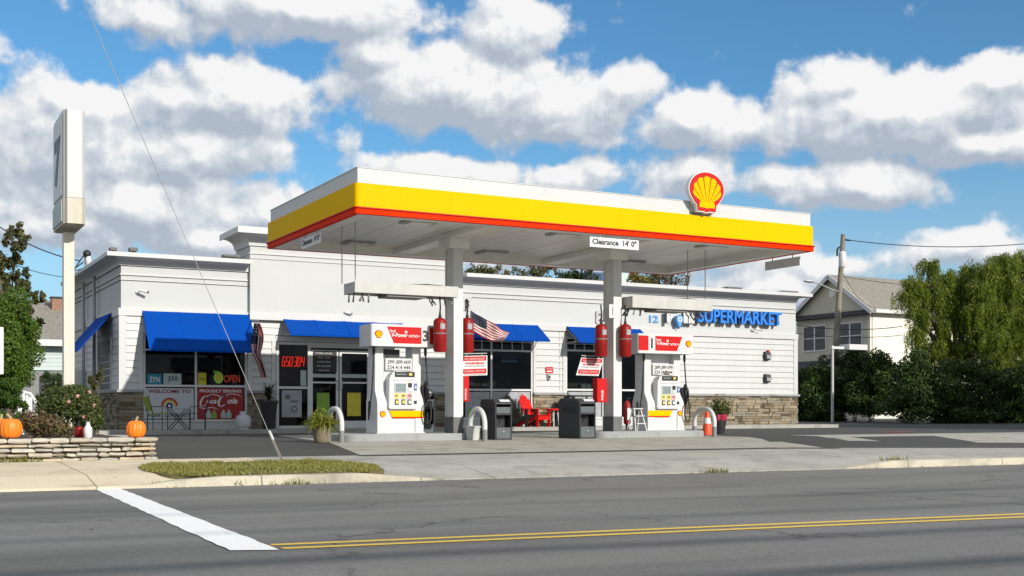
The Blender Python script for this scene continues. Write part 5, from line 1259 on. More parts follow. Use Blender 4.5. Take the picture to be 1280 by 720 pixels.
# bistro set in front of the corner window
def bistro_chair(label, px, rz, mat, Y=32.15):
    t = thing('bistro_chair', label, 'chair', (W(px,520,Y=Y).x, Y, .11), rz, 'chairs of the small cafe set')
    b = MB()
    b.obox((0, 0, .44), (.21, 0, .02), (0, .2, 0), (0, 0, .008)); b.build('seat', mat, t)
    b = MB(); b.obox((-.27, 0, .7), (.06, 0, -.19), (0, .2, 0), (.008, 0, .003)); b.build('backrest', mat, t)
    for sx in (-.2, .2):
        for sy in (-.2, .2):
            b = MB(); b.tube([(sx, sy, 0), (sx*1.0, sy, .44)]+([(-.33, sy, .92)] if sx < 0 else [(.2, sy, .62), (-.24, sy, .63)]), .011, 6); b.build('leg', 'black', t)
bistro_chair('cafe chair with a yellow-green sling in front of the corner window', 197, .15, 'olive')
bistro_chair('cafe chair with a dark blue sling in front of the corner window', 247, PI-.3, 'navy')
t = thing('cafe_table', 'small grey folding table between the two cafe chairs', 'table', (W(223,520,Y=32.1).x, 32.1, .11))
b = MB(); b.box(-.3, .3, -.25, .25, .56, .585); b.build('tabletop', 'poster_grey', t, bevel=.006)
for s_ in (-1, 1):
    for k in (-1, 1):
        b = MB(); b.bar((k*.26, s_*.2, 0), (-k*.24, s_*.2, .56), .025, .02); b.build('leg', 'black', t)
t = thing('propane_tank', 'squat pale grey gas tank at the right end of the corner window', 'gas tank', (W(304,520,Y=32.3).x, 32.3, .11))
b = MB(); b.lathe([(.16, 0), (.16, .04), (.19, .06), (.215, .12), (.215, .3), (.18, .38), (.06, .41)], 20); b.build('tank', 'pump_grey', t, smooth=40)
b = MB(); b.lathe([(.1, .385), (.1, .5), (.085, .5), (.085, .385)], 16); b.build('collar', 'pump_grey', t, smooth=40)
b = MB(); b.lathe([(.03, .4), (.03, .46), (.05, .465), (.05, .48)], 10); b.build('valve', 'galv', t)
rp = random.Random(11)
t = thing('potted_plant', 'tall black planter with spiky dark leaves left of the doors', 'plant pot', (W(336,520,Y=32.3).x, 32.3, .11), 0, 'potted plants')
b = MB(); b.lathe([(.16, 0), (.24, .72), (.27, .73), (.27, .8), (.22, .8), (.2, .7)], 16); b.build('pot', 'pot_dark', t, smooth=40)
b = MB()
for i in range(70): a = rp.uniform(0, 2*PI); leaf_blade(b, (0, 0, .78+rp.random()*.25), (math.cos(a)*rp.uniform(.4,1), math.sin(a)*rp.uniform(.4,1), rp.uniform(.2, 1.4)), rp.uniform(.3, .5), .05, .8)
b.build('foliage', 'leaf_deep', t)
t = thing('potted_plant', 'yellow-green fern spilling from a mossy stone pot by the bollard', 'plant pot', (W(402,545,Y=22.95).x, 22.95, 0), 0, 'potted plants')
b = MB(); b.lathe([(.13, 0), (.15, .02), (.2, .3), (.215, .31), (.215, .36), (.18, .36), (.17, .3)], 20); b.build('pot', 'pot_stone', t, smooth=40)
b = MB(); b.lathe([(.001, .33), (.18, .335)], 16); b.build('soil', 'soil', t)
b = MB()
for i in range(420): a = rp.uniform(0, 2*PI); h = rp.uniform(.1, 1.5); leaf_blade(b, (.1*math.cos(a)*rp.random(), .1*math.sin(a)*rp.random(), .34), (math.cos(a), math.sin(a), h), rp.uniform(.25, .52), rp.uniform(.02, .045), rp.uniform(.9, 2.2), 5)
for i in range(900):
    a = rp.uniform(0, 2*PI); r_ = .34*rp.random()**.6; leaf(b, Vector((r_*math.cos(a), r_*math.sin(a), .36+.42*rp.random()*(1.05-r_/.36))), rp, .06)
b.build('foliage', 'leaf_fern', t)
t = thing('potted_plant', 'black pot with pink foil and reddish green plant near the cone', 'plant pot', (W(899,540,Y=25.6).x, 25.6, 0), 0, 'potted plants')
b = MB(); b.lathe([(.14, 0), (.2, .38), (.17, .4)], 18); b.build('pot', 'pot_dark', t, smooth=40)
b = MB(); b.lathe([(.205, .34), (.235, .5), (.22, .52), (.18, .4)], 18, 0, (0,0,0), 9, .15); b.build('foil', 'foil', t)
b = MB(); clumps(b, [((0, 0, .72), (.36, .36, .24)), ((.1, 0, .62), (.34, .3, .16))], 700, .08, rp, .2)
for i in range(40): a = rp.uniform(0, 2*PI); leaf_blade(b, (0, 0, .5), (math.cos(a)*.6, math.sin(a)*.6, rp.uniform(.5, 1.6)), rp.uniform(.35, .6), .03, .7)
b.build('foliage', 'leaf_rose', t)
b = MB()
for i in range(7):
    x = rp.uniform(-.12, .12); 
    for k in range(14): leaf(b, Vector((x+rp.uniform(-.03, .03), rp.uniform(-.1, .1), .85+.25*rp.random())), rp, .05)
b.build('flower_spike', 'leaf_brown', t)
# flags
def flag(label, fn, pole, nu, nv, stars=True):
    o = fn(0, 0); t = thing('flag', label, 'flag', o, 0, 'flags on the store front')
    def P(u, v): return Vector(fn(u, v))-Vector(o)
    bs = {'flag_red': MB(), 'flag_white': MB(), 'flag_blue': MB()}
    for j in range(13):
        for i in range(nu):
            for k in range(nv):
                u0, u1 = i/nu, (i+1)/nu; v0, v1 = (j+k/nv)/13, (j+(k+1)/nv)/13
                mt = 'flag_blue' if j < 7 and u1 <= .42 else ('flag_red' if j % 2 == 0 else 'flag_white')
                bs[mt].add([P(u0, v0), P(u1, v0), P(u1, v1), P(u0, v1)], [(0,1,2,3)])
    b = MB()
    for mi, k in enumerate(bs): b.add(bs[k].v, bs[k].f, mi)
    # stars: small white diamonds just in front of the blue
    for r_ in range(5):
        for c_ in range(6):
            u, v = (.035+c_*.062), .05+r_*.098
            if u > .38: continue
            q = P(u, v)+Vector((0, -.006, 0)); s_ = .007
            b.add([q+Vector((-s_,0,0)), q+Vector((0,0,-s_)), q+Vector((s_,0,0)), q+Vector((0,0,s_))], [(0,1,2,3)], 1)
    b.build('cloth', list(bs), t)
    b = MB(); pts = [Vector(p)-Vector(o) for p in pole]; b.tube(pts, .013, 8); st_ = b.build('staff', 'metal', t, smooth=True)
    b = MB(); b.ball(pts[-1], .022, 0, 8, 6); b.build('finial', 'metal', st_)
Yf = 31.9
A0, A1, A2 = W(589,388,Y=Yf), W(612,402,Y=Yf), W(637,415.5,Y=Yf-.1)
B0, B1, B2 = W(587,412,Y=Yf), W(609,424,Y=Yf), W(628,426.5,Y=Yf-.1)
def bez(a, b_, c, u): return a*(1-u)**2+(b_*2-(a+c)*.5)*2*u*(1-u)+c*u*u
def ff(u, v):
    p = bez(A0, A1, A2, u).lerp(bez(B0, B1, B2, u), v); p.y += .09*math.sin(9*u+2.5*v)*(.2+u)+.03*math.sin(17*u-5*v); return p
wall_pt = Vector((W(583,430,Y=33).x, 33.0, FZ(583,428)))
flag('striped flag blowing to the right beside the left column', ff, [wall_pt, A0+Vector((0, .0, .03))], 24, 2)
G0 = W(321.5, 404, Y=32.0)
def fg(u, v):
    # hangs limp: u runs down the fly, v across the folds
    k = u; x = G0.x+(v-.5)*(.16+.2*math.sin(PI*min(1, k*1.6))*.8)+.42*max(0, k-.55)+.02*math.sin(9*k); z = G0.z-1.5*k
    return Vector((x, G0.y+.07*math.sin(v*16+k*3)+.02, z))
flag('furled flag hanging limp between the corner awning and the door awning', fg, [Vector((W(312,399,Y=33).x, 32.98, FZ(316,401))), Vector((G0.x+.02, 32.0, G0.z+.06))], 26, 1)
# ------------------------------------------------------------------ garden corner on the left
def sx(px, Y): return W(px, Y=Y).x
wx1 = sx(196, 20.3); zt = W(100, 547.5, Y=20.3).z
sw_ = thing('stone_wall', 'low dry-laid wall of tan stones around the flower bed', 'garden wall', (1.0, 20.3, -.2))
b = MB(); b.T = Matrix.Translation(-sw_.location); rr = random.Random(21)
def stones(x0, x1, put, ztop):
    z = -.26; rows = 6; hs = [rr.uniform(.055, .1) for _ in range(rows)]; k = (ztop-z)/sum(hs); hs = [h*k for h in hs]
    for i, h in enumerate(hs):
        x = x0-rr.uniform(0, .2)
        while x < x1-.03:
            l = rr.uniform(.12, .46)*(1.3 if i == rows-1 else 1); q = min(x+l, x1+rr.uniform(-.02, .02)); p = max(x, x0)
            if q-p > .05: put(p+.006, q-.006, z+.004+rr.uniform(0, .016), z+h-.004-rr.uniform(0, .02)*(i < rows-1), rr.uniform(-.035, .05))
            x += l
        z += h
def rough(p0, p1, y0, y1, z0, z1):
    j = lambda a: a+rr.uniform(-.012, .012)
    e = .02+rr.random()*.02
    vs = []
    for (zz, s_) in ((z0, e), (lerp(z0, z1, .3), 0), (lerp(z0, z1, .75), 0), (z1, e*.8)):
        vs += [(j(p0+s_), j(y0+s_), j(zz) if s_ == 0 else zz+rr.uniform(0, .008)), (j((p0+p1)/2), j(y0+s_*.7), zz+rr.uniform(-.006, .006)), (j(p1-s_), j(y0+s_), j(zz) if s_ == 0 else zz), (j(p1-s_), y1, zz), (j(p0+s_), y1, zz)]
    fs = [(0,4,3,2,1), (15,16,17,18,19)]+[(k*5+i, k*5+(i+1) % 5, (k+1)*5+(i+1) % 5, (k+1)*5+i) for k in range(3) for i in range(5)]
    b.add(vs, fs)
stones(.6, wx1, lambda p, q, z0, z1, d: rough(p, q, 20.3+d, 20.62, z0, z1), zt)
T0 = b.T
stones(20.65, 23.4, lambda p, q, z0, z1, d: b.box(wx1-.3, wx1+d*.7, p, q, z0, z1), zt-.02)
o = b.build('stone_course', 'stack', sw_, bevel=.012, seg=2)
b = MB(); b.T = Matrix.Translation(-sw_.location); b.box(.6, wx1-.1, 20.40, 20.6, -.26, zt-.03); b.build('mortar_core', 'mortar', sw_)
struct(MB().grid(lambda u, v: Vector((lerp(.5, wx1-.28, u), lerp(20.6, 24.6, v), .17+.04*math.sin(9*u)*math.cos(7*v))), 12, 10).build('bed_soil', 'soil'))
def pumpkin(label, px, py0, py1, wpx, Y, tilt=0, stem=True):
    p = W(px, py1, Y=Y); d = W(px+wpx, py1, Y=Y).x-p.x; r = d/2*1.02; h = (W(px,py0,Y=Y).z-p.z)
    t = thing('pumpkin', label, 'pumpkin', (p.x, Y, p.z), rnd.uniform(0, 6), 'pumpkins on the stone wall')
    prof = [(r*.15, .02*h)]+[(r*math.sin(PI*(.1+.82*i/12))**.75, h*(.5-.5*math.cos(PI*i/12))*.98) for i in range(13)]+[(r*.12, h*.93)]
    b = MB(); b.lathe(prof, 60, 0, (0,0,0), 14, .09); b.build('rind', 'pumpkin', t, smooth=True)
    b = MB(); b.tube([(0, 0, h*.9), (.01, 0, h*1.05), (.03+tilt, .01, h*1.22)], [r*.2, r*.12, r*.14], 8); b.build('stem', 'stem', t)
pumpkin('tall pumpkin with an upright stem alone at the right end of the wall', 170, 525.5, 547, 24, 20.45)
pumpkin('orange pumpkin at the left end of the wall, in front of the other', 13.5, 523, 547.5, 29, 20.42, .03)
pumpkin('orange pumpkin half hidden at the picture edge behind the front one', 1, 523, 547, 24, 20.8, -.02)
# rose bush, brown plant, small things in the bed
rb = random.Random(31)
def bush(name, label, cat, cs, n, s, mat, stems=12, zb=None, group=None, extra=None, shell=.3):
    c0 = cs[0][0]; zb = zb if zb is not None else min(c[0][2]-c[1][2] for c in cs)
    t = thing(name, label, cat, (c0[0], c0[1], zb), 0, group)
    o_ = Vector(t.location); b = MB(); b.T = Matrix.Translation(-o_); clumps(b, cs, n, s, rb, shell); b.build('foliage', mat, t)
    b = MB(); b.T = Matrix.Translation(-o_)
    for i in range(stems):
        c, r = cs[rb.randrange(len(cs))]; d = rdir(rb); b.tube([(c0[0]+rb.uniform(-.15, .15), c0[1]+rb.uniform(-.1, .1), zb), ((c0[0]+c[0])/2, (c0[1]+c[1])/2, lerp(zb, c[2], .6)), (c[0]+d.x*r[0]*.7, c[1]+d.y*r[1]*.7, c[2]+abs(d.z)*r[2]*.7)], [.018, .013, .006], 5)
    b.build('stem', 'bark', t)
    return t, o_
def cl(px, py, rx, ry, Y):
    """clump at a spot of the garden: pixel radii turned into metres"""
    p = W(px, py, Y=Y); k = p.y/ray(px).y; return ((p.x, Y, p.z), (rx*k, max(rx, ry)*k*.8, ry*k))
t, o_ = bush('rose_bush', 'rose bush with a few pink blooms beside the sign pole', 'bush', [cl(85,505,26,25,21.8), cl(108,512,20,26,21.7), cl(68,500,18,18,21.9), cl(95,490,20,10,22.0), cl(118,525,12,16,21.6), cl(55,508,12,14,21.9)], 6500, .065, 'leaf_rose', 30, .15)
b = MB(); b.T = Matrix.Translation(-o_)
for px, py in ((97,495), (118,507), (86,502), (105,521), (112,490)):
    c = W(px, py, Y=21.25)
    for k in range(20): d = rdir(rb); leaf(b, c+d*.026, rb, .042, nrm=d)
b.build('bloom', 'petal', t)
bush('bed_shrub', 'low reddish brown shrub at the foot of the rose bush', 'shrub', [cl(45,530,18,16,21.1), cl(65,532,16,15,21.0), cl(33,526,10,14,21.2), cl(80,538,12,9,21.0)], 2600, .06, 'leaf_brown', 20, .15)
t = thing('yard_lantern', 'small red lantern under the rose bush', 'lantern', (sx(99, 21.25), 21.25, .17)); b = MB(); b.lathe([(.06, 0), (.075, .05), (.08, .15), (.04, .22)], 12); b.build('body', 'cyl_red', t, smooth=40); b = MB(); b.lathe([(.05, .22), (.02, .25)], 12); b.build('cap', 'black', t)
t = thing('white_jug', 'small white jug standing on the bed behind the wall', 'jug', (sx(110, 20.9), 20.9, .19)); b = MB(); b.lathe([(.06, 0), (.07, .02), (.07, .17), (.035, .22), (.03, .25)], 14); b.build('body', 'letter_white', t, smooth=40); b = MB(); b.lathe([(.033, .25), (.033, .275)], 10); b.build('cap', 'letter_white', t)
t = thing('plastic_chair', 'white plastic chair with an open slatted back among the bushes', 'chair', (sx(37, 29), 29, .1), .3)
b = MB()
for i in range(5): a = (i-2)*.2; b.bar((.3*math.sin(a), .22, .45), (.42*math.sin(a), .34, .93-.04*abs(i-2)), .06, .02, 0, (0,1,0))
b.tube([(-.24, .2, .42), (-.27, .3, .75), (-.17, .36, .93), (0, .37, .97), (.17, .36, .93), (.27, .3, .75), (.24, .2, .42)], .04, 8); b.build('backrest', 'letter_white', t)
b = MB(); b.box(-.24, .24, -.22, .22, .42, .45); b.build('seat', 'letter_white', t, bevel=.01)
for s1 in (-1, 1):
    for s2 in (-1, 1): b = MB(); b.bar((s1*.22, s2*.2, .42), (s1*.26, s2*.25, 0), .04, .04); b.build('leg', 'letter_white', t)
t = thing('panel_sign', 'white panel at the left picture edge before the round green tree', 'sign', (sx(-8, 22), 22, .1))
b = MB(); b.box(-.35, sx(4.5, 22)-sx(-8, 22), -.02, .02, W(2,468,Y=22).z-.1, W(2,409,Y=22).z-.1); b.build('panel', 'letter_white', t, bevel=.01); b = MB(); b.box(-.2, -.12, .021, .08, 0, 1.9); b.build('post', 'galv', t)
# pole sign
px0 = W(80, 250, Y=23.4).x; SG = thing('pole_sign', 'tall white and beige box sign on a square beige pole', 'sign', (W(85.5, 300, Y=24.1).x, 24.1, .1))
xa, xb = W(80, 250, Y=23.4).x-SG.location.x, W(107, 250, Y=23.4).x-SG.location.x; ya_, yb_ = -.7, .78
zz = lambda py: W(90, py, Y=23.4).z-.1
b = MB(); hw = .1; b.box(-hw, hw, -hw, hw, 0, zz(285)); b.build('pole', 'pole_beige', SG, bevel=.01)
ch = .08
oct_ = lambda e: [(xa-e, ya_+ch), (xa+.06, ya_-e), (xb-.06, ya_-e), (xb+e, ya_+ch), (xb+e, yb_-ch), (xb-.06, yb_+e), (xa+.06, yb_+e), (xa-e, yb_-ch)]
b = MB(); b.prism(oct_(0), 'z', zz(246.5), zz(137)); bx = b.build('cabinet', 'sign_face', SG)
b = MB(); b.prism(oct_(.008), 'z', zz(279), zz(247)); b.build('lower_cabinet', 'cream_sign', SG)
b = MB(); b.box(xa-.02, xa-.001, ya_+.15, yb_-.15, zz(243), zz(142)); fc = b.build('face', 'letter_white', SG)
b = MB(); b.T = Matrix.Translation((xa-.021, .04, 0)) @ Matrix.Rotation(-PI/2, 4, 'Z')
b.text('7', 0, zz(226), 0, w=.85, h=zz(165)-zz(226), bold=.06); b.build('lettering', 'bin_grey', fc)
b = MB(); b.box(xa-.03, xa-.009, ya_+.12, yb_-.12, zz(276), zz(250)); b.build('price_panel', 'poster_pale', SG)
b = MB(); b.box(xa+.04, xa+.06, ya_-.006, ya_+.05, zz(279), zz(137)); b.build('edge_strip', 'grey_paint', SG)
# grass on the verge
rg = random.Random(41); b = MB()
for i in range(34000):
    x = rg.uniform(XV0-.04, XV1+.04); q = rg.uniform(16.56, 19.25)
    e = min(1, (x-XV0+.05)/.5, (XV1+.05-x)/.6); c_ = 17.85
    if abs(q-c_) > (1.27+.08*math.sin(x*7)+.06*math.sin(x*17))*math.sqrt(max(0, min(1, e)))+.1*rg.random()**3: continue
    y = Yq(x, q); z = zg(x, y)+.012; dens = math.sin(x*2.1)+math.sin(q*3.7+x)
    if dens < -.5 and rg.random() < .7: continue
    h = rg.uniform(.012, .05)*(1+.3*dens*.5); a = rg.uniform(0, 2*PI); ww = .007; t_ = .05*rg.random()
    b.add([(x-ww*math.cos(a), y-ww*math.sin(a), z), (x+ww*math.cos(a), y+ww*math.sin(a), z), (x+t_*math.sin(a), y-t_*math.cos(a), z+h)], [(0,1,2)])
for (cx_, cq, n) in ((W(213,604,z=-.33).x, 16.5, 160), (W(305,603,z=-.33).x, 16.46, 90), (W(490,600,z=-.33).x, 16.5, 120), (W(375,603,z=-.35).x, 16.4, 60), (W(1107,577,z=-.3).x, 16.6, 70), (W(20,573,Y=20.2).x, 20.22, 160), (W(830,584,z=-.37).x, 16.42, 90)):
    for i in range(n):
        x = cx_+rg.gauss(0, .16); q = cq+rg.uniform(-.05, .03); y = Yq(x, q); z = zg(x, y) if q > 16.55 else zroad(x, y)
        h = rg.uniform(.03, .12); a = rg.uniform(0, 2*PI); ww = .008; b.add([(x-ww*math.cos(a), y-ww*math.sin(a), z), (x+ww*math.cos(a), y+ww*math.sin(a), z), (x+.05*math.sin(a), y-.05*math.cos(a), z+h)], [(0,1,2)])
xq = XV0
while xq < 30:
    n = rg.randrange(0, 9)
    for i in range(n):
        x = xq+rg.gauss(0, .1); y = Yq(x, 16.38+rg.uniform(-.03, .04)); z = zroad(x, y); h = rg.uniform(.015, .05); a = rg.uniform(0, 2*PI)
        b.add([(x-.006, y, z), (x+.006, y, z), (x+.03*math.sin(a), y-.03*math.cos(a), z+h)], [(0,1,2)])
    xq += .25
b.build('grass', 'grass')['kind'] = 'stuff'
# fallen leaves and grit
b = MB()
for i in range(420):
    x = rg.uniform(-2, 26); y = rg.choice([rg.uniform(9, 20), rg.uniform(16, 16.6), rg.uniform(20, 31)]); q = qv(x, y); z = (zg(x, y) if q > 16.55 else zroad(x, y))+.012
    leaf(b, Vector((x, y, z)), rg, rg.uniform(.02, .06), nrm=Vector((rg.uniform(-.3, .3), rg.uniform(-.3, .3), 1)).normalized())
b.build('fallen_leaves', 'leaf_brown')['kind'] = 'stuff'
# guy wire and its anchor
ga = W(353, 576.5, z=zg(*W(353,576.5,z=-.2).xy)); gp = Vector((1.1, 16.5, 9.0))
k = Vector((1.1, 16.5, 9.0)); tr_ = W(105, 0, Y=17.35); gd = (tr_-ga); gtop = ga+gd*1.55
t = thing('guy_wire', 'thin steel guy wire rising from the grass verge', 'guy wire', ga)
b = MB(); b.tube([(0, 0, -.05), gd*1.55], .0055, 6); b.build('cable', 'galv', t)
u_ = gd.normalized(); b = MB(); b.tube([u_*.0, u_*.42], .016, 8); b.build('anchor_rod', 'wood', t); b = MB(); b.tube([u_*.42, u_*.58], [.022, .018], 10); b.build('grip', 'letter_white', t)
# ------------------------------------------------------------------ trees and hedge
rt = random.Random(55)
def tree(label, x, y, z0, trunk_r, htr, cs, n, s, mat, group, lean=0.0, name='tree', shell=.35, limbs=True):
    t = thing(name, label, 'tree', (x, y, z0), 0, group); o_ = Vector((x, y, z0))
    b = MB(); top = Vector((lean, 0, htr))
    b.tube([(0, 0, -.1), (lean*.2, .02, htr*.35), (lean*.6, -.03, htr*.7), top], [trunk_r*1.15, trunk_r*.9, trunk_r*.7, trunk_r*.45], 10)
    if limbs:
        for c, r in rt.sample(cs, min(len(cs), 14)):
            e = Vector(c)-o_; st_ = Vector((lean*.5, 0, htr*rt.uniform(.5, .95)))
            m_ = st_.lerp(e, .5)+Vector((0, 0, -.1*e.length*.3)); b.tube([st_, m_, e], [trunk_r*.4, trunk_r*.28, trunk_r*.1], 7)
            for k in range(6):
                d = rdir(rt); q = Vector((d.x*r[0], d.y*r[1], d.z*r[2]))*.95; b.tube([m_.lerp(e, .6), e+q*.5, e+q], [trunk_r*.14, trunk_r*.09, trunk_r*.03], 5)
    b.build('trunk', 'bark', t, smooth=True)
    b = MB(); b.T = Matrix.Translation(-o_); clumps(b, cs, n, s, rt, shell); b.build('crown', mat, t); return t
def sub(cs, k, f):
    """break each mass into smaller clumps so the outline is uneven"""
    out = []
    for c, r in cs:
        for _ in range(k):
            d = rdir(rt); q = rt.uniform(.35, .95); g_ = f*rt.uniform(.7, 1.3)
            out.append(((c[0]+d.x*r[0]*q, c[1]+d.y*r[1]*q, c[2]+d.z*r[2]*q), (r[0]*g_, r[1]*g_, r[2]*g_)))
    return out
Yt = 44
lt = sub([cl(20, 300, 20, 26, Yt), cl(8, 340, 24, 30, Yt), cl(28, 350, 18, 24, Yt), cl(10, 390, 28, 40, Yt), cl(34, 395, 18, 26, Yt), cl(48, 372, 10, 12, Yt), cl(-14, 330, 20, 40, Yt)], 24, .2)
tree('tall dark loose tree behind the round green tree at left', sx(10, Yt), Yt, 0, .13, 5.0, lt, 11000, .15, 'leaf_olive', 'trees at the left edge', shell=.1)
tree('rounded bright green tree at the left picture edge', sx(12, 33), 33, 0, .14, 2.0, sub([cl(10, 420, 38, 50, 33), cl(0, 390, 28, 26, 33), cl(20, 460, 30, 30, 33), cl(28, 420, 20, 36, 33)], 16, .42), 36000, .08, 'leaf_bright', 'trees at the left edge', shell=.55)
bush('round_shrub', 'clipped dark green shrub below the round tree at left', 'shrub', sub([cl(10, 495, 22, 26, 28.5), cl(-6, 505, 20, 24, 28.5), cl(22, 510, 10, 14, 28.5)], 10, .35), 10000, .06, 'leaf_shrub', 10, .0)
bush('round_shrub', 'dark leafy shrub between the white chair and the sign pole', 'shrub', sub([cl(62, 482, 16, 20, 30), cl(76, 478, 10, 14, 30), cl(52, 500, 10, 20, 30)], 7, .35), 1800, .08, 'leaf_dark', 10, .0)
bush('round_shrub', 'thin shrub against the store side wall', 'shrub', sub([cl(117, 478, 8, 14, 30.5), cl(125, 470, 5, 12, 30.5)], 5, .4), 420, .09, 'leaf_olive', 8, .0)
# trees showing over the store roof
for i, (px0, px1, yt, mat, lab, n) in enumerate(((575, 640, 326, 'leaf_olive', 'sparse olive tree over the roof beside the left column', 1500), (640, 700, 328, 'leaf_olive', 'sparse olive tree over the middle of the store roof', 1500), (695, 745, 331, 'leaf_dark', 'dark thin tree over the roof near the blue roof', 1100), (783, 825, 338, 'leaf_yellow', 'yellowish tree over the roof right of the right column', 1000), (815, 862, 342, 'leaf_brown', 'bare brownish tree over the roof right of the yellow one', 450))):
    Yb = 52; cx_ = (px0+px1)/2; hw = (px1-px0)/2
    cs = sub([cl(cx_, 346, hw, 17, Yb), cl(cx_-hw*.5, 350, hw*.7, 20, Yb), cl(cx_+hw*.5, 347, hw*.7, 20, Yb), cl(cx_, 358, hw, 16, Yb)], 14, .27)
    tree(lab, sx(cx_, Yb), Yb, 0, .16, 4.2, cs, n*2, .16, mat, 'trees behind the store', shell=.15)
# hedge in front of the neighbour
for i, (px, top, hw, Yh, lab) in enumerate(((1008, 455, 20, 47, 'hedge shrub right beside the store corner'), (1030, 447, 22, 46, 'hedge shrub behind the white lamp post'), (1068, 434, 26, 45.5, 'tall hedge shrub right of the white lamp post'), (1105, 437, 26, 43, 'hedge shrub below the cream house wall'), (1145, 440, 28, 38.3, 'hedge shrub under the left edge of the willow'), (1190, 446, 30, 38, 'hedge shrub around the willow trunk'), (1240, 450, 32, 37.5, 'hedge shrub near the right picture edge'), (1290, 446, 32, 37, 'last hedge shrub cut by the right picture edge'))):
    cs = sub([cl(px, top+20, hw, 20, Yh), cl(px-hw*.4, top+46, hw*1.2, 28, Yh), cl(px+hw*.4, top+52, hw*1.2, 30, Yh), cl(px, top+68, hw*1.5, 20, Yh)], 12, .42)
    bush('hedge_shrub', lab, 'hedge', cs, 15000, .16, 'leaf_hedge', 8, 0, 'tall hedge along the lot', shell=.5)
# weeping willow: limbs that arch outwards, branchlets in tufts, strands of narrow leaves hanging from them
def willow(label, Yw, trunkpx, forks, masses, per, zmin):
    x = sx(trunkpx, Yw); t = thing('willow_tree', label, 'tree', (x, Yw, 0), 0, 'willows at the right'); o_ = Vector((x, Yw, 0))
    b = MB(); lf = MB()
    b.tube([(0, 0, -.1), (.05, 0, 1.0), (-.05, .05, 1.9)], [.3, .25, .22], 12)
    def leafs(pp, n, spread, ln):
        for _ in range(n):
            dv = Vector((rt.uniform(-.8, .8), rt.uniform(-.8, .8), -1+rt.uniform(0, .5))).normalized(); a = pp+Vector((rt.uniform(-1, 1), rt.uniform(-1, 1), rt.uniform(-1, 1)))*spread
            l = rt.uniform(.7, 1.3)*ln; sd = dv.cross(rdir(rt)).normalized()*l*.13; lf.add([a, a+dv*l*.5+sd, a+dv*l, a+dv*l*.5-sd], [(0,1,2,3)])
    for (mx_, my_, rx, ry, dens) in masses:
        c, r = cl(mx_, my_, rx, ry, Yw); e = Vector(c)-o_
        st_ = Vector((-.05, .05, 1.8)); mid = st_.lerp(e, .55)+Vector((0, 0, .3)); tip = e+Vector((0, 0, r[2]*.5))
        b.tube([st_, st_.lerp(mid, .5)+Vector((0, 0, .1)), mid, tip], [.13, .1, .075, .03], 8)
        for k in range(int(per*dens)):
            d = rdir(rt, -.25); q = rt.uniform(.55, 1.15); end = e+Vector((d.x*r[0]*q, d.y*r[1]*q, d.z*r[2]*q)); s0 = mid.lerp(tip, rt.uniform(.3, 1)); ap = s0.lerp(end, .6)+Vector((0, 0, .25*(end-s0).length))
            pts = [s0*(1-u)**2+ap*2*u*(1-u)+end*u*u for u in (0, .25, .5, .75, 1)]
            b.tube(pts, [.028, .022, .016, .011, .006], 5)
            for _ in range(rt.randrange(5, 11)):
                u = rt.uniform(.35, 1); p = s0*(1-u)**2+ap*2*u*(1-u)+end*u*u; p = p+Vector((rt.uniform(-.12, .12), rt.uniform(-.2, .2), 0))
                ln = rt.uniform(.3, 1.15)*(.6+.6*rt.random()); m_ = max(4, int(ln/.075)); sw = rt.uniform(-.22, .08)
                for j in range(m_):
                    w_ = j/m_; pp = p+Vector((sw*w_*w_*ln, 0, -ln*w_))
                    if pp.z < zmin: break
                    leafs(pp, 2, .045, .15)
            leafs(end, 5, .12, .15); leafs(ap, 4, .15, .15)
    b.build('trunk', 'bark', t, smooth=True); lf.build('crown', 'leaf_willow', t)
wm = [(1140, 352, 16, 12, .35), (1162, 334, 20, 14, .45), (1130, 372, 14, 14, .35), (1158, 362, 26, 16, .9), (1186, 348, 24, 14, .8), (1210, 340, 20, 14, .6), (1176, 380, 30, 18, 1), (1145, 392, 18, 14, .4), (1205, 372, 26, 18, 1), (1165, 408, 26, 16, .6), (1200, 404, 28, 18, .8), (1140, 420, 16, 14, .4), (1180, 432, 30, 16, .8), (1218, 432, 28, 18, .9), (1160, 446, 24, 16, .7), (1200, 458, 34, 20, 1)]
willow('feathery weeping willow with drooping strands beside the cream wall', 41, 1200, 3, wm, 34, .5)
wm2 = [(1236, 338, 20, 14, .9), (1256, 326, 24, 14, 1), (1280, 328, 28, 16, 1.2), (1300, 340, 30, 20, 1.2), (1226, 358, 22, 16, 1), (1252, 354, 30, 18, 1.4), (1284, 360, 32, 22, 1.6), (1222, 388, 22, 18, 1), (1248, 388, 30, 20, 1.4), (1280, 398, 32, 24, 1.6), (1232, 420, 26, 20, 1.1), (1266, 428, 32, 22, 1.5), (1300, 430, 32, 30, 1.4), (1246, 455, 32, 20, 1.2), (1284, 462, 32, 22, 1.3)]
willow('dense bright willow at the right picture edge', 39.5, 1262, 3, wm2, 40, .5)
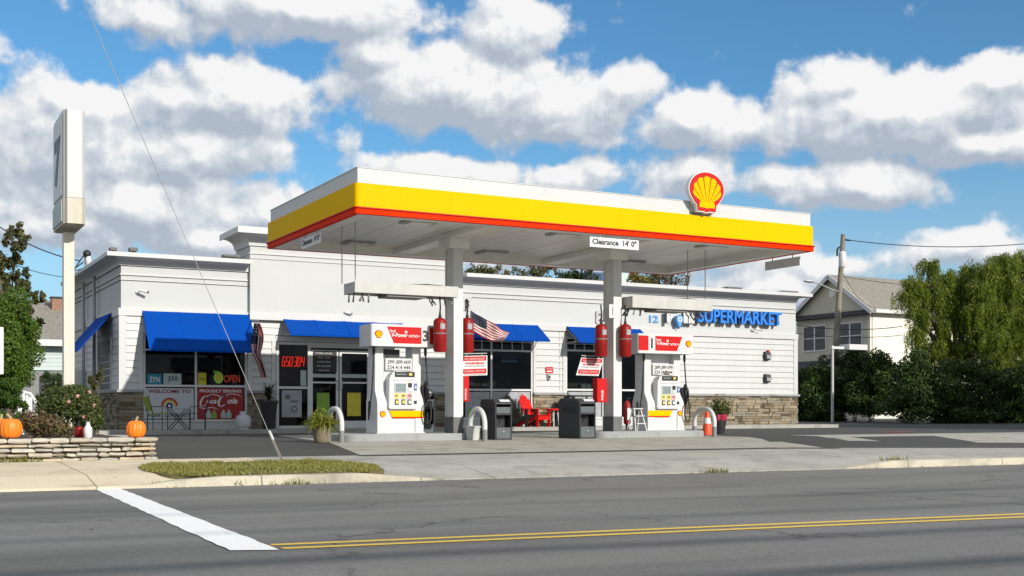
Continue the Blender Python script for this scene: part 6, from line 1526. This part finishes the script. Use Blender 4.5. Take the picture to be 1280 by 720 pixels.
# ------------------------------------------------------------------ houses
def win(parent, o_, axis, a, z, w_, h_, face, fm='letter_white', sash=2):
    """window on a wall: axis 'y' = wall faces -Y at y=face, 'x' = wall faces -X at x=face"""
    def B(b, a0, a1, z0, z1, d0, d1):
        if axis == 'y': b.box(a0, a1, face-d1, face-d0, z0, z1)
        else: b.box(face-d1, face-d0, a0, a1, z0, z1)
        return b
    def nb_(): b = MB(); b.T = Matrix.Translation(-o_); return b
    t_ = .1; b = nb_()
    B(b, a-t_, a, z-t_, z+h_+t_, -.02, .06); B(b, a+w_, a+w_+t_, z-t_, z+h_+t_, -.02, .06); B(b, a, a+w_, z-t_, z, -.02, .06); B(b, a, a+w_, z+h_, z+h_+t_, -.02, .06)
    for k in range(1, sash): x = a+w_*k/sash; B(b, x-.06, x+.06, z, z+h_, -.02, .05)
    for k in range(sash): B(b, a+w_*k/sash+.061, a+w_*(k+1)/sash-.061, z+h_/2-.03, z+h_/2+.03, -.02, .04)
    f = b.build('window', fm, parent)
    b = nb_(); B(b, a, a+w_, z, z+h_, -.015, .01); b.build('pane', 'dark_pane', f)
M['dark_pane'] = paint('dark_pane', (.02, .022, .025), .08, .2, 3, spec=.6)
def boards(mb, x0, x1, y0, y1, z0, z1, ex=.14):
    z = z0
    while z < z1: z2 = min(z+ex, z1); mb.box(x0-.02, x1+.02, y0-.02, y1+.02, z, z2-.015); mb.box(x0, x1, y0, y1, z2-.015, z2); z = z2
H = thing('gable_house', 'two storey house with gable coloured in shade beige and side wall in sunlit cream', 'house', (58, 57, 0)); ho = Vector(H.location)
def HB(): b = MB(); b.T = Matrix.Translation(-ho); return b
hx0, hx1, hy0, hy1, ze, zr = 58.0, 74.0, 57.36, 64.4, 7.35, 9.75
ym = (hy0+hy1)/2
b = HB(); boards(b, hx0, hx0+.2, hy0+.03, hy1, 0, ze); b.build('gable_wall', 'house_beige_shade', H)
b = HB(); boards(b, hx0+.23, hx1, hy0, hy0+.2, 0, ze); b.box(hx1-.2, hx1, hy0+.2, hy1, 0, ze).box(hx0+.2, hx1, hy1-.2, hy1, 0, ze); b.build('side_wall', 'house_cream_lit', H)
b = HB(); k = 0
z = ze
while z < zr-.1:
    z2 = min(z+.14, zr-.1); e = (zr-z)/(zr-ze)*(hy1-hy0)/2; b.box(hx0-.02, hx0+.2, ym-e, ym+e, z, z2-.015); b.box(hx0, hx0+.2, ym-e, ym+e, z2-.015, z2); z = z2
b.build('gable', 'house_beige_shade', H)
b = HB(); ov = .5
for s_ in (-1, 1):
    ya2, yb2 = ym, (hy0-ov if s_ < 0 else hy1+ov); zb2 = ze-ov*(zr-ze)/((hy1-hy0)/2)
    b.add([(hx0-.4, ya2, zr+.12), (hx1+.3, ya2, zr+.12), (hx1+.3, yb2, zb2+.12), (hx0-.4, yb2, zb2+.12), (hx0-.4, ya2, zr-.05), (hx1+.3, ya2, zr-.05), (hx1+.3, yb2, zb2-.05), (hx0-.4, yb2, zb2-.05)], [(0,1,2,3),(7,6,5,4),(0,3,7,4),(1,5,6,2),(3,2,6,7),(0,4,5,1)])
b.build('roof', 'roof_grey', H)
b = HB()
for s_ in (-1, 1): b.bar((hx0-.43, ym, zr-.02), (hx0-.43, (hy0-ov if s_ < 0 else hy1+ov), ze-ov*(zr-ze)/3.52-.02), .06, .28)
b.box(hx0, hx1, hy0-.52, hy0-.46, ze-.35, ze-.12); b.build('rake_board', 'letter_white', H)
b = HB(); b.prism([(hx0-.02, 4.1+3.15), (hx0-.5, 6.98), (hx0-.5, 6.9), (hx0-.02, 6.9)], 'y', hy0-.2, hy1+.2); b.prism([(hx0-.02, 4.0), (hx0-1.3, 3.45), (hx0-1.3, 3.3), (hx0-.02, 3.3)], 'y', hy0-.2, hy1+.2); b.build('skirt_roof', 'roof_dark', H)
b = HB(); b.box(hx0-.05, hx0+.01, hy0-.03, hy0+.13, 0, ze).box(hx0-.05, hx0+.01, hy1-.13, hy1+.03, 0, ze); b.build('corner_trim', 'house_cream_lit', H)
b = HB(); b.lathe([(.3, 0), (.3, .06), (.24, .06)], 18); b.v = [(hx0-.04-q[2]-ho.x if 0 else q[0], q[1], q[2]) for q in b.v]
for y_, w_ in ((hy0+.75, 2.15), (hy1-.75-2.15, 2.15)): win(H, ho, 'x', y_, 4.75, w_, 1.65, hx0-.02)
win(H, ho, 'x', ym-.6, 1.2, 1.5, 1.4, hx0-.02); win(H, ho, 'x', hy1-1.9, .3, 1.0, 2.1, hx0-.02)
win(H, ho, 'y', 66, 4.8, 1.2, 1.4, hy0-.02); win(H, ho, 'y', 70.5, 4.8, 1.2, 1.4, hy0-.02)
b = HB(); b.prism(circ(ym-ho.y+ho.y, 8.6, .3, 18), 'x', hx0-.06, hx0+.0); b.build('gable_vent', 'house_cream_lit', H)
# house at the far left
G = thing('shingled_house', 'pale green house with a weathered shingle roof behind the sign pole', 'house', (sx(75, 56), 56, 0)); go_ = Vector(G.location)
def GB(): b = MB(); b.T = Matrix.Translation(-go_); return b
x0, x1 = sx(-60, 56), sx(112, 56); zE, zR = FZ(75, 425, 56), FZ(75, 376, 61)
b = GB(); boards(b, x0, x1, 56, 56.2, FZ(75,463,56), zE, .18); b.build('wall', 'house_green', G)
b = GB(); b.box(x0, x1, 60, 66, 0, zE); b.build('rear_wall', 'house_green', G)
b = GB(); b.box(x0, x1, 56.05, 56.3, 0, FZ(75,464,56)); b.build('lower_wall', 'grey_paint', G)
b = GB(); b.box(sx(50, 56), sx(68, 56), 55.96, 56.04, 0, FZ(60,470,56)); b.build('garage_door', 'dark_trim', G)
b = GB(); b.add([(x0-.4, 55.5, zE-.05), (x1+.4, 55.5, zE-.05), (x1+.4, 61, zR), (x0-.4, 61, zR), (x0-.4, 55.5, zE-.25), (x1+.4, 55.5, zE-.25), (x1+.4, 61, zR-.2), (x0-.4, 61, zR-.2), (x0-.4, 66.5, zE), (x1+.4, 66.5, zE)], [(0,1,2,3),(4,7,6,5),(0,4,5,1),(0,3,7,4),(1,5,6,2),(3,2,9,8)]); b.build('roof', 'roof_grey', G)
b = GB(); b.box(x0-.4, x1+.4, 55.42, 55.49, zE-.3, zE-.02); b.build('gutter', 'letter_white', G)
b = GB(); p = W(72, 388, Y=60); b.box(p.x-.3, p.x+.3, 59.6, 60.2, zR-1.2, FZ(72, 373, 60)); c_ = b.build('chimney', 'brick', G)
b = GB(); b.box(p.x-.36, p.x+.36, 59.5, 60.3, FZ(72,373,60), FZ(72,371.8,60)); b.build('chimney_cap', 'dark_trim', c_)
# low blue-roofed house behind the store
Bh = thing('blue_roof_house', 'pale building with a dark blue roof seen over the store', 'house', (sx(760, 60), 60, 0)); bo = Vector(Bh.location)
b = MB(); b.T = Matrix.Translation(-bo); b.box(sx(756, 60), sx(792, 60), 60, 66, 0, FZ(775, 341, 60)); b.build('wall', 'house_green', Bh)
b = MB(); b.T = Matrix.Translation(-bo); b.prism([(59.5, FZ(740,350.9,60)), (59.5, FZ(740,341.5,60)), (66.5, FZ(740,341,60)), (66.5, FZ(740,350.9,60))], 'x', sx(729, 60), sx(754.5, 60)); b.build('roof', 'roof_blue', Bh)
b = MB(); b.T = Matrix.Translation(-bo); b.box(sx(731, 60), sx(753, 60), 60, 66, 0, FZ(740,351,60)); b.build('wing', 'house_white', Bh)
win(Bh, bo, 'y', sx(770, 60), 5.4, 1.0, 1.2, 60.0)
# unseen trees added outside the frame at right to shade the hedge and lot
for i, (x_, y_, h_, lab) in enumerate(((36.5, 21.5, 10.0, 'unseen shade tree added beyond the right picture edge, nearest the lot'), (42.5, 22.5, 10.6, 'unseen shade tree added beyond the right picture edge, in the middle'), (49, 23.5, 11.0, 'unseen shade tree added beyond the right picture edge, farthest along'), (55.5, 24.5, 11.4, 'unseen shade tree added beyond the right picture edge, last of the row'))):
    cs = sub([((x_, y_, h_*.68), (3.4, 2.6, h_*.34)), ((x_+1, y_, h_*.4), (3.2, 2.4, h_*.32)), ((x_-1.2, y_+.5, h_*.35), (2.2, 2.2, h_*.3))], 12, .42)
    tree(lab, x_, y_, 0, .25, h_*.5, cs, 5200, .42, 'leaf_dark', 'added shade trees beyond the lot', limbs=False)
# ------------------------------------------------------------------ poles, lamp and wires
Yp = 46.0
p0 = W(1040, 505, Y=Yp); p1 = W(1054, 293, Y=Yp); U = thing('utility_pole', 'weathered leaning utility pole with a transformer and street lamp arm', 'utility pole', (p0.x, Yp, 0))
uo = Vector(U.location); P_ = lambda px, py, dy=0: W(px, py, Y=Yp+dy)-uo
b = MB(); b.tube([(P_(1039.7, 515)), P_(1047, 400), P_(1054, 293)], [.19, .16, .12], 12); b.build('pole', 'wood', U, smooth=50)
b = MB(); b.lathe([(.17, 0), (.19, .05), (.19, .72), (.15, .8), (.03, .84)], 16, 0, P_(1053, 334, -.35)); tr2 = b.build('transformer', 'letter_white', U, smooth=40)
b = MB(); b.tube([P_(1046.5, 320, -.3), P_(1046.5, 312, -.3), P_(1049, 309, -.2)], .05, 7); b.build('cutout', 'black', U)
b = MB(); b.tube([P_(1050, 365), P_(1040, 362, -.2), P_(1022, 354, -.5), P_(1012, 352, -.7)], .035, 8); arm = b.build('lamp_arm', 'galv', U, smooth=True)
b = MB(); c = P_(1011, 351.5, -.7); b.ball(c, .17, 0, 12, 8, (1, 1, 1)); b.v = [((v_[0]-c.x)*2.0+c.x, v_[1], (v_[2]-c.z)*.45+c.z) for v_ in b.v]; b.build('lamp_head', 'pump_grey', arm, smooth=True)
b = MB()
for k in range(4): q = P_(1055+k*2.2, 299.5+k*.3); b.lathe([(.02, -.05), (.07, 0), (.02, .05)], 8, 0, q)
b.build('insulator', 'dark_trim', U)
def cable(label, pts, r, sag=0, mat='black', n=14):
    a, c_ = Vector(pts[0]), Vector(pts[1]); t = MB(); P = [a.lerp(c_, i/n)-a-Vector((0, 0, sag*4*(i/n)*(1-i/n))) for i in range(n+1)]
    t.tube(P, r, 6); o = t.build('overhead_cable', mat, loc=a, smooth=True); tag(o, label, 'cable', 'overhead cables'); return o
cable('dark cable running right from the top of the utility pole', (W(1056, 299.5, Y=Yp), W(1300, 303, Y=40)), .022, .3)
cable('thin cable high above the house from the pole to the right', (W(1052, 345, Y=Yp), W(1300, 352, Y=38)), .014, .4)
cable('upper cable crossing in front of the beige gable windows', (W(985, 404, Y=50), W(1128, 408, Y=Yp-2)), .022, .25)
cable('lower cable crossing in front of the beige gable windows', (W(985, 415, Y=50), W(1128, 419, Y=Yp-2)), .016, .2)
cable('drooping cable from the transformer to the house eave', (W(1054, 342, Y=Yp), W(1095, 384, Y=56)), .016, .5)
cable('service cable from the roof mast to the upper left', (W(100, 326, Y=t.location.y if 0 else 40), W(-40, 252, Y=46)), .02, .35)
cable('thin service cable from the roof mast to the lower left', (W(100, 348, Y=40), W(-40, 300, Y=46)), .012, .3)
t = thing('lamp_post', 'slim white lamp post with a flat box head before the hedge', 'lamp post', (W(1040.5, 520, Y=42.5).x, 42.5, 0))
b = MB(); b.box(-.05, .05, -.05, .05, 0, FZ(1040, 432, 42.5)); b.build('post', 'bar_grey', t, bevel=.01)
b = MB(); x2 = W(1078, 432, Y=42.5).x-t.location.x; b.box(-.1, .75, -.08, .08, FZ(1040,436,42.5), FZ(1040,433,42.5)); b.build('arm', 'letter_white', t)
b = MB(); b.box(.76, x2, -.35, .35, FZ(1040,436.5,42.5)-.02, FZ(1040,430,42.5)); hd = b.build('lamp_head', 'letter_white', t, bevel=.02)
b = MB(); b.box(.85, x2-.1, -.28, .28, FZ(1040,436.5,42.5)-.04, FZ(1040,436.5,42.5)-.021); b.build('lens', 'poster_pale', hd)
# street cables behind the photographer: their shadows lie across the road
for k, (q0, z0, r) in enumerate(((-9.7, 7.6, .07), (-9.0, 8.1, .06), (-9.4, 9.3, .026), (-9.2, 10.2, .028))):
    a = Vector((-40, Yq(-40, q0)+1.0, z0+.6)); c_ = Vector((45, Yq(45, q0)-1.0, z0+.3))
    cable(('lowest street cable', 'second street cable', 'thin upper street cable', 'topmost street cable')[k]+' over the near side of the road', (a, c_), r, .5, n=20)
for x_, lab in ((-40, 'street pole far down the road on the left'), (45, 'street pole far up the road on the right'), (1.1, 'street pole at the kerb holding the guy wire')):
    y_ = Yq(x_, -10.4) if x_ != 1.1 else 16.62
    t = thing('street_pole', lab, 'utility pole', ((x_, y_, -.5) if x_ != 1.1 else (gtop.x, gtop.y, -.3)), 0, 'street poles')
    b = MB(); b.tube([(0, 0, 0), (0, 0, 10.6)], [.17, .12], 12); b.build('pole', 'wood', t, smooth=50)
    b = MB(); b.box(-.06, .06, -1.2, 1.2, 9.2, 9.35); b.build('crossarm', 'wood', t)
